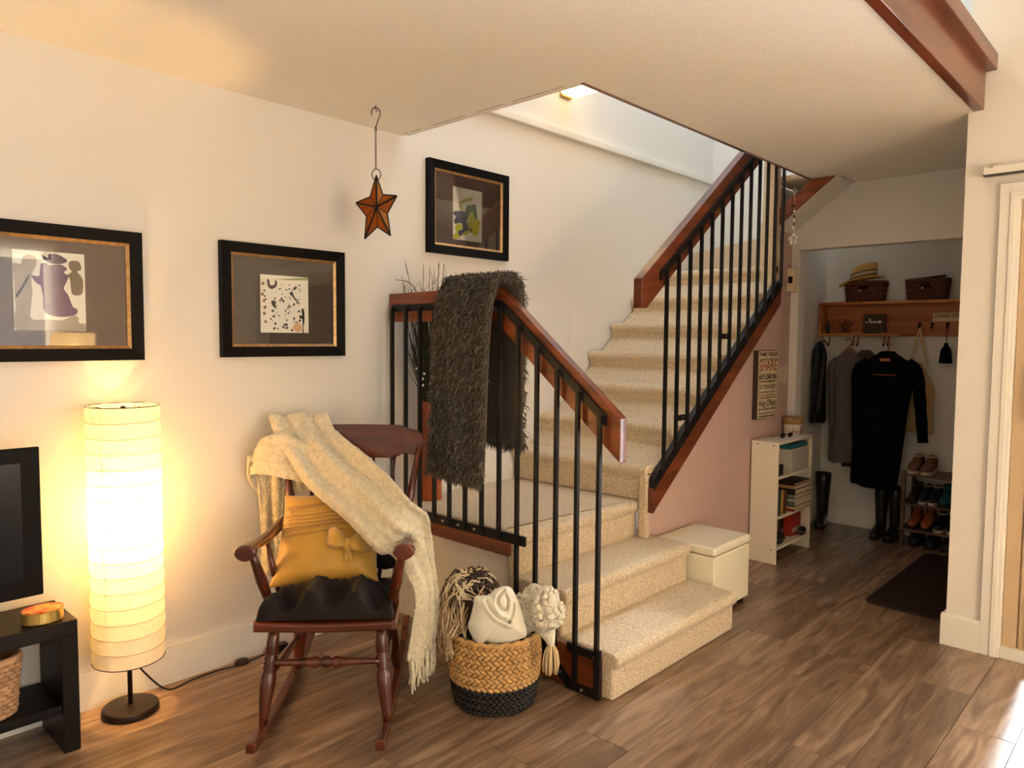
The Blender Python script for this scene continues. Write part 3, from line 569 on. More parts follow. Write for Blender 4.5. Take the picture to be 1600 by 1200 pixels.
TOP = [(0, 1.026), (.2, 1.024), (.225, 1.014), (.25, 1.007), (.28, 1.0), (.297, .985), (.306, .958)]; BOT = [(0, .885), (.17, .885), (.195, .893), (.22, .908), (.25, .9), (.28, .905), (.297, .922), (.306, .95)]
xs = np.concatenate([-np.linspace(.306, 0, 26), np.linspace(0, .306, 26)[1:]]); cr = []
for x in xs:
    t = np.interp(abs(x), *zip(*TOP)); b = np.interp(abs(x), *zip(*BOT)); y = .365+.028*(1-(x/.3)**2); lean = (t-b)*.22
    cr.append([(x, y-.011, b), (x, y+.011, b), (x, y+.011+lean, t), (x, y-.011+lean, t)])
cr = np.array(cr); MB().grid(cr, cv=True).add(cr[0], [(3, 2, 1, 0)]).add(cr[-1], [(0, 1, 2, 3)]).build('crest_rail', m_chx, ch, local=True, bevel=.004)
def soft(name, label, cat, loc_local, **k):
    c, s = math.cos(chair_rz), math.sin(chair_rz); p = loc_local
    return thing(name, label, cat, (cxy[0]+c*p[0]-s*p[1], cxy[1]+s*p[0]+c*p[1], p[2]), chair_rz, **k)
def rel(P, o): return np.asarray(P)-np.array(o)
# black sculpted seat cushion
o = (0, -.08, .422)
t = soft('seat_cushion', 'black velvet sculpted cushion with scooped hollows on the rocking chair seat', 'cushion', o)
U, V = 72, 44; P = np.zeros((V, U, 3))
for j in range(V):
    for i in range(U):
        u = -1+2*i/(U-1); v = j/(V-1)
        y = -.262+v*.40; x = u*np.interp(v, [0, .2, .32, 1], [.236, .232, .208, .205])
        edge = (1-abs(u)**7)**.5*(min(1, v/.05)**.5)*(min(1, (1-v)/.14)**.5)
        h = (.098+.012*math.sin(2.4*u+1)+.012*v)*np.interp(y, [-.10, -.035], [1, .30])
        pits = sum(math.exp(-(((x-a)/w)**2)**1.6)*math.exp(-(((y+.185)/.085)**2)**2) for a, w in ((-.128, .052), (.03, .056), (.172, .05)))
        z = .424+max(.004, (h-.086*min(1, pits)))*edge+.003*math.sin(40*u)*math.sin(17*v)*edge
        P[j, i] = (x, y-.012*math.sin(math.pi*min(1, v*6)) if v < .17 else y, z)
B = P.copy(); B[..., 2] = .422
m_vel = mat('black_velvet', (26, 19, 16), .8, sheen=.05, spec=.25, bump=(160, .3, .003))
mb = MB().grid(rel(P, o)); mb.grid(rel(B[::-1], o)); mb.grid(rel([P[0], B[0]], o)); mb.grid(rel([B[-1], P[-1]], o)); mb.build('cushion_body', m_vel, t, smooth=True, local=True)
# rolled black cushion tucked at the back
o = (.165, .10, .470)
t = soft('bolster', 'rolled black cushion tucked between the gold pillow and the chair arm', 'cushion', o)
MB().tube([(-.07, .04, .055), (-.06, .04, .055), (0, .03, .06), (.045, .02, .062), (.06, .02, .062)], [.02, .045, .055, .045, .02], 18).build('bolster_body', m_vel, t, smooth=True, local=True)
# gold pillow
o = (-.048, -.004, .462)
t = soft('gold_pillow', 'mustard gold satin pillow with pleats and a bow on the rocking chair', 'pillow', o)
m_gp = mat('gold_satin', (206, 156, 56), .42, sheen=.5, var=(7, .12), bump=(26, .15, .006))
ang = math.radians(40); n = 150; Pf = np.zeros((n, n, 3)); Pb = np.zeros((n, n, 3))
def pil(u, v, side):
    k = max(0, (1-abs(u)**2.6)*(1-abs(v)**2.6))**.55; w = .188*(1+.05*abs(v)**4-.03*(1-abs(u))*abs(v)**2); hh = .185
    th = .072*k
    if side > 0 and -.05 < v < .75: th += .012*(((v+.05)/.1) % 1)**2*(k**.4)
    if side > 0: th += .004*math.sin(6*u+3*v)*k
    x = u*w*(1+.04*v*v); zz = v*hh*(1+.05*u*u)+.01*math.sin(2*u)
    yy = -th*side
    return np.array([x, zz*math.sin(ang)+yy*math.cos(ang)+.09, zz*math.cos(ang)-yy*math.sin(ang)*-1+.155]) if False else np.array([x, .10+zz*math.sin(ang)-th*side*math.cos(ang), .155+zz*math.cos(ang)+th*side*math.sin(ang)])
for j in range(n):
    for i in range(n):
        u = -1+2*i/(n-1); v = -1+2*j/(n-1); Pf[j, i] = pil(u, v, 1); Pb[j, i] = pil(u, v, -.7)
MB().grid(Pf).grid(Pb[::-1]).build('pillow_body', m_gp, t, smooth=True, local=True)
def onp(u, v, off=.006): p = pil(u, v, 1); return p+np.array([0, -math.cos(ang), math.sin(ang)])*off
for k in range(9):
    v_ = .62-.083*k; MB().grid(np.array([[onp(u_, v_+dv+.012*math.sin(2.2*u_+k), of_) for u_ in np.linspace(-.93+.05*(k % 3), .93-.04*(k % 2), 24)] for dv, of_ in ((.075, .0005), (.035, .006), (.0, .011), (-.004, .0095), (.006, .003), (.02, .0))])).build('pleat', m_gp, t, smooth=True, local=True)
bw = MB(); c0 = (.46, -.42)
for s, a in ((-1, .35), (1, .12)):
    q = []
    for i in range(9):
        tt = i/8; wv = .02+.15*math.sin(math.pi*min(1, tt*.78)); row = []
        for j in range(7):
            g = -1+j/3; row.append(onp(c0[0]+s*.40*tt, c0[1]+a*tt*.55+wv*1.25*g, .018+.034*math.sin(math.pi*tt)*(1-.5*abs(g))+.004*math.sin(j*2.6)*tt))
        q.append(row)
    bw.grid(np.array(q))
bo = bw.build('bow', m_gp, t, smooth=True, local=True, solid=.006)
MB().ball(onp(*c0, .024), (.02, .016, .024), 12, 8).build('bow_knot', m_gp, t, smooth=True, local=True)
tl = MB()
for s in (-1, 1): tl.grid(np.array([[onp(c0[0]+s*.05*i/5+.03*g+.02, c0[1]-.30*i/5, .012+.006*math.sin(i)) for g in (-1.5, 0, 1.5)] for i in range(6)]))
tl.build('bow_tails', m_gp, t, smooth=True, local=True, solid=.004)
# cream chenille throw over chair back and arm
def ribbon(pts, hws, nu, nv, amp, folds, seed=0, thick=0, o=(0, 0, 0), rough=.0, side=1):
    C = spline(pts, nu); Wd = spline(hws, nu); P = np.zeros((nu, nv, 3)); r = np.random.default_rng(seed); ph = r.uniform(0, 6, 4)
    for i in range(nu):
        T = C[min(i+1, nu-1)]-C[max(i-1, 0)]; N = np.cross(T, Wd[i]); N /= np.linalg.norm(N)+1e-9; t = i/(nu-1); a = amp(t) if callable(amp) else amp
        for j in range(nv):
            g = -1+2*j/(nv-1)
            f = math.sin(folds*g*math.pi+ph[0]+1.3*math.sin(3*t+ph[1]))+.5*math.sin(folds*1.9*g*math.pi+ph[2]+2*t)
            P[i, j] = C[i]+Wd[i]*(g+.05*math.sin(7*t+ph[3])*abs(g))+N*side*a*f+r.normal(size=3)*rough
    return rel(P, o)
o = LP(600, 860, 2.72)
t = soft('throw_blanket', 'cream chenille throw draped over the rocking chair back and arm', 'blanket', o)
m_chen = mat('cream_chenille', (240, 228, 196), .95, sheen=.5, var=(55, .18), bump=(95, .9, .012), spec=.05)
def pw(a, b, d): return LP(*b, d)-LP(*a, d)
A = [np.array([LP(486, 830, 3.2)[0], .475, .72]), np.array([LP(482, 730, 3.2)[0], .472, .93]), np.array([LP(472, 664, 3.2)[0], .415, 1.066]), np.array([LP(484, 690, 3.1)[0], .338, .985]), LP(520, 730, 2.90), LP(572, 778, 2.74), LP(616, 826, 2.63), LP(642, 840, 2.67), LP(664, 898, 2.69), LP(668, 960, 2.69), LP(660, 1020, 2.69)]
Wd = [np.array([.10, .0, 0]), np.array([.11, .0, .0]), np.array([.125, .0, .004]), np.array([.12, .0, .02]), np.array([.10, -.0, .075]), np.array([.075, .01, .085]), np.array([.06, .02, .085]), np.array([.05, .05, .06]), np.array([.015, .085, .03]), np.array([.03, .075, .0]), np.array([.032, .075, 0])]
main = MB().grid(ribbon(A, Wd, 120, 44, lambda q: .006+.011*q, 2.3, 3, o=o, rough=.0008)).build('blanket_body', m_chen, t, smooth=True, local=True, solid=.011)
C = [LP(395, 730, 3.05), LP(412, 712, 3.03), LP(450, 712, 3.03), LP(500, 738, 3.01), LP(530, 762, 2.97)]
MB().grid(ribbon(C, [np.array([0, .02, .03]), np.array([.0, .01, .075]), np.array([0, .02, .09]), np.array([0, .01, .06]), np.array([0, .01, .025])], 50, 24, .006, 1.2, 5, o=o, rough=.0008)).build('blanket_fold', m_chen, t, smooth=True, local=True, solid=.012)
B2 = [LP(438, 690, 3.15), LP(424, 720, 3.15), LP(424, 780, 3.14), LP(426, 850, 3.13), LP(428, 900, 3.12)]
MB().grid(ribbon(B2, [np.array([.06, 0, .0]), np.array([.065, .01, 0]), np.array([.05, .01, 0]), np.array([.045, .01, 0]), np.array([.045, .01, 0])], 50, 20, .010, 1.4, 9, o=o, rough=.0008)).build('blanket_tail', m_chen, t, smooth=True, local=True, solid=.012)
B3 = [LP(403, 712, 3.07), LP(404, 745, 3.12), LP(414, 775, 3.15)]
MB().grid(ribbon(B3, [np.array([.03, .03, 0]), np.array([.035, .03, 0]), np.array([.02, .01, 0])], 24, 12, .004, 1, 11, o=o, rough=.0008)).build('blanket_fold', m_chen, t, smooth=True, local=True, solid=.012)
fr = MB(); r = np.random.default_rng(4)
for k in range(26):
    g = -1+2*k/25; b = A[-1]+Wd[-1]*g*1.0; L = r.uniform(.085, .12)
    fr.tube([rel(b+np.array([r.normal()*.004+.012*math.sin(k*2.1), r.normal()*.004, -L*q]), o) for q in (-.1, .3, .65, 1)], [.007, .0065, .0055, .004], 6)
fr.build('fringe', m_chen, t, smooth=True, local=True)
# ------------------------------------------------------------------ woven basket with throws
bx, by = 1.985, 1.950
t = thing('woven_basket', 'braided seagrass basket with a black painted bottom beside the stairs', 'basket', (bx, by, 0))
m_sea = mat('seagrass', (214, 168, 104), .65, var=(35, .35), bump=(90, .4, .004)); m_seab = mat('black_painted_seagrass', (30, 28, 27), .55, bump=(90, .4, .004))
def br(z): return np.interp(z, [0, .03, .12, .20, .27], [.148, .158, .172, .177, .170])
for nm, m, rows, zA, zB in (('black_band', m_seab, 7, 0.006, .105), ('braided_wall', m_sea, 10, .105, .275)):
    mb = MB(); hh = (zB-zA)/rows
    for i in range(rows):
        z = zA+hh*(i+.5); n = 46; r = br(z)
        for k in range(n):
            th = 2*math.pi*(k+.5*(i % 2))/n; tx = np.array([-math.sin(th), math.cos(th), 0]); up = np.array([0, 0, 1.]); no = np.array([math.cos(th), math.sin(th), 0])
            c = np.array([bx, by, z])+no*r; ax = tx*.84+up*.54*(1 if i % 2 else -1); ax /= np.linalg.norm(ax); bx_ = np.cross(no, ax)
            L = math.pi*r/n*1.75; P = []
            for q, w in ((-1, .25), (-.55, .85), (0, 1), (.55, .85), (1, .25)):
                P.append([c+ax*L*q*.75+bx_*hh*.52*w*math.cos(a)+no*.0085*w*math.sin(a) for a in np.linspace(0, 2*math.pi, 7)[:-1]])
            mb.grid(np.array(P), cv=True)
    tag(mb.build(nm, m, t, smooth=True), kind='stuff')
MB().lathe([(.0, .002), (.145, .002), (.152, .02), (.165, .10), (.170, .20), (.164, .275), (.158, .275), (.162, .20), (.155, .10), (.14, .02), (0, .02)], (bx, by, 0), 40, cap=False).build('lining', m_seab, t, smooth=True)
MB().tube([(bx+.169*math.cos(h), by+.169*math.sin(h), .278+.003*math.sin(h*23)) for h in np.linspace(0, 2*math.pi, 93)[:-1]], .010, 7, closed=True).build('rim', m_sea, t, smooth=True)
def dp(px, py, dep): d = ray(px, py); return CAM+d*(dep/(d[0]*wh[0]+d[1]*wh[1]))
UPZ = np.array([0, 0, 1.]); rw = np.array([rh[0], rh[1], 0]); ww = np.array([wh[0], wh[1], 0])
def blob(c, a, b, h, seed, amp=.05, freq=3, nu=44, nv=30, mb=None, sq=2.0):
    """lumpy ellipsoid: a along the picture's right, b in depth, h up"""
    r = np.random.default_rng(seed); K = r.normal(size=(6, 3))*freq; ph = r.uniform(0, 6, 6); P = []
    for i in range(nv+1):
        row = []
        for j in range(nu):
            v = math.pi*i/nv; u = 2*math.pi*j/nu; d = np.array([math.sin(v)*math.cos(u), math.sin(v)*math.sin(u), math.cos(v)])
            q = 1+amp*sum(math.sin(K[k] @ d+ph[k]) for k in range(6))/2
            row.append(c+q*(rw*a*d[0]+ww*b*d[1]+UPZ*h*d[2]))
        P.append(row)
    return (mb or MB()).grid(np.array(P), cv=True)
def rimfix(p, hang=False, rim=.295):
    p = np.array(p, float); d = p[:2]-np.array([bx, by]); r_ = np.hypot(*d)
    if p[2] < rim and r_ > .145:
        p[:2] = np.array([bx, by])+d/r_*(max(r_, .193) if hang and r_ > .16 else .145)
    return p
def fixmb(mb, hang=False): mb.v = [tuple(rimfix(p, hang)) for p in mb.v]; return mb
def pix(p): v_ = CM @ (np.array(p)-CAM); return 800+F*v_[0]/v_[2], 600+F*v_[1]/v_[2]
# shaggy brown and white throw
c = dp(738, 957, 2.80); t = thing('shaggy_throw', 'shaggy throw of long brown and cream strands bunched in the seagrass basket', 'blanket', c-UPZ*.10)
m_sb = mat('brown_yarn', (92, 76, 66), .9, var=(40, .3)); m_sc = mat('cream_yarn', (226, 206, 168), .9); m_stn = mat('tan_yarn', (178, 146, 108), .9)
fixmb(blob(c, .108, .096, .145, 2, .05)).build('throw_body', mat('dark_brown_base', (56, 44, 38), .95), t, smooth=True)
r = np.random.default_rng(8); yar = {0: MB(), 1: MB(), 2: MB()}
for k in range(620):
    u = r.uniform(0, 2*math.pi); v = math.acos(r.uniform(-.15, 1)); L = r.uniform(.07, .15); pts = []
    du = r.normal()*(.3+1.3*max(0, .9-v)); L *= .6 if v < .7 else 1
    for q in np.linspace(0, 1, 6):
        vv = v+q*L/.12; uu = u+du*q; rr = 1.03+.12*math.sin(math.pi*min(1, q))+(.06 if q > .5 else 0)
        d = np.array([math.sin(min(vv, 1.75))*math.cos(uu), math.sin(min(vv, 1.75))*math.sin(uu), math.cos(min(vv, 1.75))])
        p = c+rr*(rw*.112*d[0]+ww*.10*d[1]+UPZ*.15*d[2])
        if vv > 1.75: p = p-UPZ*.11*(vv-1.75)
        p = p+r.normal(size=3)*(.006 if v < .8 else .003); q_ = pix(p); dq = p[0]*wh[0]+p[1]*wh[1]
        if 726 < q_[0] < 828 and q_[1] > 915 and dq < 2.72: p = p+ww*(2.72-dq)
        pts.append(p)
    lo = [p for p in pts if p[2] < .30]
    if lo:                                     # a strand lies either inside the basket or outside its wall
        out_ = np.hypot(lo[0][0]-bx, lo[0][1]-by) > .15; fx = []
        for p in pts:
            d_ = p[:2]-np.array([bx, by]); r_ = np.hypot(*d_)
            if p[2] < .30: p = np.array([*(np.array([bx, by])+d_/r_*(max(r_, .198) if out_ else min(r_, .142))), p[2]])
            fx.append(p)
        pts = fx
    cls = 0 if (v < .85 and math.cos(u) > -.55 and r.random() < .7) else (1 if r.random() < .45 or v < .7 else 2)
    yar[cls].tube(pts, .0032, 4)
for k, m in ((0, m_sb), (1, m_sc), (2, m_stn)): tag(yar[k].build('yarn_strands', m, t, smooth=True), kind='stuff')
# white fleece, rolled
c = dp(782, 982, 2.68); t = thing('fleece_throw', 'smooth ivory fleece throw rolled up in the front of the seagrass basket', 'blanket', c-UPZ*.06)
m_fl = mat('ivory_fleece', (250, 244, 222), .95, sheen=.4, bump=(200, .3, .003))
zf = lambda pts: [(690+a_/6.665, 880+b_/6.665) for a_, b_ in pts]
OUT = spline(zf([(350, 345), (480, 330), (560, 270), (650, 238), (730, 262), (800, 400), (850, 560), (888, 740), (800, 800), (640, 862), (500, 850), (415, 830), (372, 915), (330, 800), (275, 660), (300, 560), (330, 440)]), 120, True)
C0 = np.array(zf([(590, 600)])[0])
CUR = [spline(zf(q), 40) for q in ([(470, 390), (520, 490), (600, 570), (705, 618)], [(650, 290), (600, 345), (588, 410), (620, 470), (672, 482), (692, 440), (690, 380), (668, 335)], [(752, 430), (748, 500), (728, 570), (708, 615)])]
Pq = []; NR = 44; kmm = 2.66/F
for i in range(-NR, NR+1):
    rho = 1-abs(i)/NR if i else 1; rho = math.sin(rho*math.pi/2); row = []
    for th in range(120):
        q = C0+(OUT[th]-C0)*rho; bul = math.sqrt(max(0, 1-rho*rho))
        if i < 0:
            d_ = -.082*bul
            for ci, cu_ in enumerate(CUR):
                dd = np.hypot(*(cu_-q).T).min(); d_ += .020*math.exp(-(dd/2.2)**2)-.010*math.exp(-((dd-5)/3.5)**2)
        else: d_ = .03*bul
        row.append(dp(q[0], q[1], 2.675+d_))
    Pq.append(row)
MB().grid(np.array(Pq), cv=True).build('throw_body', m_fl, t, smooth=True)
# bobbly cream knit with tassel
c = dp(838, 958, 2.775); t = thing('knit_throw', 'bobbly cream knitted throw with a tassel hanging over the seagrass basket rim', 'blanket', c-UPZ*.05)
m_kn = mat('cream_knit', (244, 234, 208), .95, sheen=.4, var=(40, .12), bump=(70, .9, .012))
kb = MB(); blob(c, .09, .075, .098, 12, .10, 6, mb=kb); fixmb(kb).build('throw_body', m_kn, t, smooth=True)
c3 = dp(856, 955, 2.66); fixmb(blob(c3, .048, .05, .082, 14, .12, 6), True).build('throw_fold', m_kn, t, smooth=True)
bob = MB()
for k in range(190):
    u = r.uniform(0, 2*math.pi); v = math.acos(r.uniform(-.5, 1)); cc, a, b, h = (c, .092, .077, .10) if k % 2 else (c3, .054, .052, .087)
    bob.ball(rimfix(cc+rw*a*math.sin(v)*math.cos(u)+ww*b*math.sin(v)*math.sin(u)+UPZ*h*math.cos(v), cc is c3, .30), r.uniform(.007, .012), 8, 6)
tag(bob.build('bobbles', m_kn, t, smooth=True), kind='stuff')
P0 = [dp(855, 985, 2.625), dp(860, 1000, 2.62), dp(861, 1008, 2.62)]; MB().tube(P0, [.034, .018, .013], 14).build('tassel_neck', m_kn, t, smooth=True)
tp = dp(861, 1007, 2.62); ts = MB()
for k in range(60):
    a = r.uniform(0, 2*math.pi); q = math.sqrt(r.random()); d = rw*math.cos(a)*q+ww*math.sin(a)*q
    ts.tube([tp+d*.009, tp+d*.026-UPZ*.03, tp+d*.032-UPZ*.07, tp+d*.029-UPZ*(.095+.012*r.random())], .0028, 4)
tag(ts.build('tassel_strands', mat('tassel_yarn', (226, 198, 150), .9), t, smooth=True), kind='stuff')
# ------------------------------------------------------------------ fur throw over the handrail
t = thing('fur_throw', 'shaggy charcoal brown faux fur throw hung over the landing handrail', 'blanket', (2.29, 2.42, 1.63))
m_fur = mat('charcoal_fur', (78, 68, 58), .9, sheen=.3); m_fur2 = mat('charcoal_fur_tips', (120, 108, 94), .9, sheen=.3)
prof = [(2.195, .800), (2.198, 1.0), (2.205, 1.3), (2.215, 1.50), (2.235, 1.61), (2.262, 1.65), (2.29, 1.662), (2.318, 1.652), (2.345, 1.61), (2.362, 1.45), (2.365, 1.2), (2.365, .93)]
C = spline(prof, 70); yl = lambda s: np.interp(s, [0, .35, .5, 1], [2.585, 2.55, 2.53, 2.53]); yr = lambda s: np.interp(s, [0, .35, .5, .65, 1], [2.235, 2.20, 2.185, 2.155, 2.165])
P = np.zeros((70, 30, 3))
for i in range(70):
    s = i/69
    for j in range(30):
        g = j/29; P[i, j] = (C[i][0]+.006*math.sin(9*g+4*s), yl(s)+(yr(s)-yl(s))*g, C[i][1]-(.025*g if s < .4 else 0)*(1-s*2.4))
MB().grid(P).build('throw_body', m_fur, t, smooth=True, solid=.012)
Nn = 15000; ii = r.uniform(0, 68.99, Nn); jj = r.uniform(0, 28.99, Nn)
jj[:1800] = r.choice([0.05, 28.9], 1800); ii[1800:2600] = r.choice([.05, 68.9], 800)
vs_ = [[], []]; fs_ = [[], []]
for k in range(Nn):
    i, j = int(ii[k]), int(jj[k]); a, b = ii[k]-i, jj[k]-j
    p = (P[i, j]*(1-a)+P[i+1, j]*a)*(1-b)+(P[i, j+1]*(1-a)+P[i+1, j+1]*a)*b
    T = P[i+1, j]-P[i, j]; S = P[i, j+1]-P[i, j]; n = np.cross(S, T); n /= np.linalg.norm(n); s = ii[k]/69
    n = n if (n[0] < 0 if s < .5 else n[0] > 0) or abs(n[0]) < .35 and n[2] > 0 else -n
    down = np.array([0, 0, -1.]) if abs(n[2]) < .8 else np.array([r.normal(), r.normal(), -.2])
    d = down*.8+n*.55+r.normal(size=3)*.42; d /= np.linalg.norm(d); L = r.uniform(.022, .045); side = np.cross(d, r.normal(size=3)); side /= np.linalg.norm(side); side *= .0028
    tp_ = p+n*.004+d*L
    if 2.25 < tp_[0] < 2.325 and tp_[2] < 1.634: continue
    q = 1 if r.random() < .3 else 0; base = p+n*.004; m2 = base+d*L*.55+n*.008; e = base+d*L+down*.010
    o_ = len(vs_[q]); vs_[q] += [base-side, base+side, m2+side*.9, m2-side*.9, e]; fs_[q] += [(o_, o_+1, o_+2, o_+3), (o_+3, o_+2, o_+4)]
for q, m in ((0, m_fur), (1, m_fur2)): tag(MB().add(vs_[q], fs_[q]).build('fur_pile', m, t), kind='stuff')
# ------------------------------------------------------------------ tall vase with grasses on the landing
vx, vy, vz = 2.452, 2.88, .5695
t = thing('floor_vase', 'tall slim terracotta coloured vase of dark grasses and twigs on the landing', 'vase', (vx, vy, vz))
MB().lathe([(.0, 0), (.056, 0), (.058, .01), (.055, .20), (.052, .40), (.050, .505), (.046, .51), (.044, .50), (.046, .3), (.0, .28)], (vx, vy, vz), 36, cap=False).build('vase_body', wood('vase_terracotta', (176, 92, 48), (140, 64, 32), 2, .4, .5, .2), t, smooth=True)
m_grs = mat('dark_grass', (52, 58, 36), .7, rnd=0); m_twig = mat('dry_twig', (72, 54, 40), .8); m_wht = mat('white_berry', (245, 240, 228), .5)
g = MB()
for k in range(210):
    a = r.uniform(0, 2*math.pi); sp_ = r.uniform(.02, .13); L = r.uniform(.25, .62); p0 = np.array([vx+.03*math.cos(a), vy+.03*math.sin(a), vz+.47]); dd = np.array([math.cos(a)*sp_-.05, min(math.sin(a)*sp_, .05), L])
    sd = np.array([-math.sin(a), math.cos(a), 0])*.0045; pts = [p0+dd*q*np.array([q**.5, q**.5, 1]) for q in (0, .35, .7, 1)]
    for i in range(3):
        w0, w1 = (1, .9, .6, .1)[i], (1, .9, .6, .1)[i+1]; g.add([pts[i]-sd*w0, pts[i]+sd*w0, pts[i+1]+sd*w1, pts[i+1]-sd*w1], [(0, 1, 2, 3)])
tag(g.build('grass_blades', m_grs, t), kind='stuff')
tw = MB()
for k in range(20):
    a = r.uniform(0, 2*math.pi); tip = np.array([vx+r.uniform(-.16, .10), vy+r.uniform(-.06, .07), vz+r.uniform(1.0, 1.22)]); base = np.array([vx, vy, vz+.45]); mid = base+(tip-base)*.5+r.normal(size=3)*.015
    pts = spline([base, mid, tip], 8); tw.tube(pts, np.linspace(.0028, .0011, 8), 5)
    for q in range(3):
        s0 = pts[4+q]; tw.tube([s0, s0+np.array([r.normal()*.03, -abs(r.normal())*.015, .06])], [.0016, .0008], 4)
e1_ = dp(618, 437, 3.68); tw.tube(spline([(vx-.02, vy, vz+.5), (vx-.09, vy-.03, vz+.95), (vx-.15, vy-.04, vz+1.09), e1_], 14), np.linspace(.003, .0015, 14), 5)
for px in (686, 694): tw.tube([(vx, vy-.01, vz+.5), dp(px, 412, 3.75)], [.003, .0018], 5)
tag(tw.build('twigs', m_twig, t), kind='stuff')
b = MB(); wv = MB()
for px, pys in ((682, (508, 520, 534, 548, 560)), (655, (566, 576, 588, 597)), (661, (584, 592, 602)), (676, (585, 600))):
    for py in pys:
        p = dp(px+r.normal()*2.5, py, 3.66); b.ball(p, .0065, 8, 6)
wv.tube(spline([(vx, vy, vz+.5), dp(670, 600, 3.66), dp(660, 560, 3.66)], 8), .0012, 4).tube(spline([(vx, vy, vz+.5), dp(678, 570, 3.66), dp(683, 500, 3.66)], 8), .0012, 4)
tag(b.build('berries', m_wht, t, smooth=True), kind='stuff'); tag(wv.build('berry_stems', m_twig, t), kind='stuff')
# ------------------------------------------------------------------ sconce, headrail, pendant
t = thing('wall_sconce', 'small lit glass wall light above the staircase ledge', 'wall light', (3.665, 3.005, 2.97))
MB().box(3.615, 3.715, 2.985, 3.009, 2.92, 3.03).build('back_plate', mat('brass', (190, 150, 90), .3, .9), t, bevel=.004)
MB().prism([(3.595, 2.93), (3.735, 2.93), (3.715, 3.05), (3.615, 3.05)], 1, 2.34, 2.985).build('glass_shade', emit('lit_opal_glass', (255, 220, 165), 2.2), t, bevel=.006)
t = thing('blind_headrail', 'white blind headrail with a clip above the glass door', 'blind', (3.78, .1, 2.125))
MB().box(3.764, 3.80, -.9, .731, 2.128, 2.162).build('rail', m_trimw, t, bevel=.002)
MB().box(3.758, 3.82, .695, .712, 2.155, 2.172).build('clip', MATS['brushed_nickel'], t, bevel=.001)
MB().box(3.762, 3.81, -.9, .733, 2.125, 2.128).build('lower_edge', m_dark, t)
# ------------------------------------------------------------------ ottoman
t = thing('storage_ottoman', 'cream leatherette storage cube ottoman beside the lower stairs', 'ottoman', (3.505, 1.89, 0))
m_ot = mat('cream_leatherette', (246, 236, 208), .42, bump=(160, .12, .002), coat=.1)
MB().box(3.31, 3.70, 1.72, 2.055, .03, .318).build('box', m_ot, t, bevel=.008, seg=3)
MB().box(3.305, 3.705, 1.715, 2.058, .322, .368).build('lid', m_ot, t, bevel=.016, seg=4)
for x in (3.33, 3.64):
    for y in (1.74, 2.0): MB().box(x, x+.04, y, y+.04, 0, .031).build('foot', m_dark, t)
# ------------------------------------------------------------------ bookcase and contents
bx0, bx1, by0, by1 = 4.42, 4.972, 1.885, 2.06
t = thing('bookcase', 'narrow white open bookcase against the mauve wall', 'bookcase', (4.7, 1.97, 0))
m_wb = mat('white_melamine', (240, 228, 204), .45)
for x in (bx0, bx1-.016):
    sp_ = MB().box(x, x+.016, by0, by1, 0, .77).build('side_panel', m_wb, t, bevel=.001)
    for y, z in ((by0+.03, .75), (by1-.04, .75), (by0+.03, .09)):
        if x == bx0: MB().cyl((x-.0008, y, z), (x+.001, y, z), .0045, n=8).build('screw_hole', m_dark, sp_)
for z in (.754, .536, .282, .088): MB().box(bx0+.016, bx1-.016, by0, by1, z-.0, z+.016).build('shelf', m_wb, t, bevel=.001)
GB = 'books and boxes in the bookcase'
def bk(label, x0, x1, y0, y1, z0, z1, col, tilt=0, name='book', spine='y'):
    t = thing(name, label, 'book', ((x0+x1)/2, (y0+y1)/2, z0), group=GB if name == 'book' else None)
    m = mat('cover_%d_%d_%d' % col, col, .5); c = .0025
    if z1-z0 < .05: MB().box(x0, x1, y0, y1, z0, z0+c).box(x0, x1, y0, y1, z1-c, z1).box(x0, x0+c, y0, y1, z0, z1).build('cover', m, t); MB().box(x0+c, x1-.003, y0+.003, y1-.003, z0+c, z1-c).build('pages', mat('book_pages', (226, 206, 170), .8), t)
    else: MB().box(x0, x0+c, y0, y1, z0, z1).box(x1-c, x1, y0, y1, z0, z1).box(x0, x1, y0, y0+c, z0, z1).build('cover', m, t); MB().box(x0+c, x1-c, y0+c, y1-.003, z0+.003, z1-.003).build('pages', mat('book_pages', (226, 206, 170), .8), t)
    if tilt: t.rotation_euler = (0, tilt, 0)
    return t
z = .2985; cols = [((150, 40, 28), 'red book at the bottom of the stack on the middle shelf', .018, .0), ((196, 168, 128), 'tan book second from the bottom of the stack', .016, -.01), ((96, 104, 108), 'slate grey book low in the bookcase stack', .03, -.006), ((206, 196, 176), 'pale cream book in the middle of the stack', .015, -.012), ((120, 128, 110), 'olive grey book above the cream one in the stack', .028, 0), ((30, 28, 28), 'thick black book near the top of the stack', .034, -.008), ((182, 140, 96), 'light brown book second from the top of the stack', .022, -.004), ((60, 40, 34), 'dark thin book on top of the stack', .012, .006)]
for col, lb, th, off in cols:
    bk(lb, 4.66+off, 4.945+off*.5, by0-.012+off, by1-.02, z, z+th, col); z += th+.0008
for k, (col, lb, w, tl) in enumerate((((206, 180, 130), 'tan upright book at the end of the middle shelf', .014, 0), ((70, 92, 70), 'dark green upright book beside the tan one', .016, .06), ((190, 150, 80), 'ochre upright book leaning between green and brown ones', .014, .09), ((104, 58, 42), 'brown upright book leaning beside the stack', .018, .11))):
    x = 4.440+k*.042; bk(lb, x, x+w, by0+.01, by1-.02, .2995, .2995+.17-k*.008, col, tl)
c = (4.80, 1.97, .5525); t = thing('storage_bin', 'frosted white plastic bin with a teal lid on the upper bookcase shelf', 'box', c)
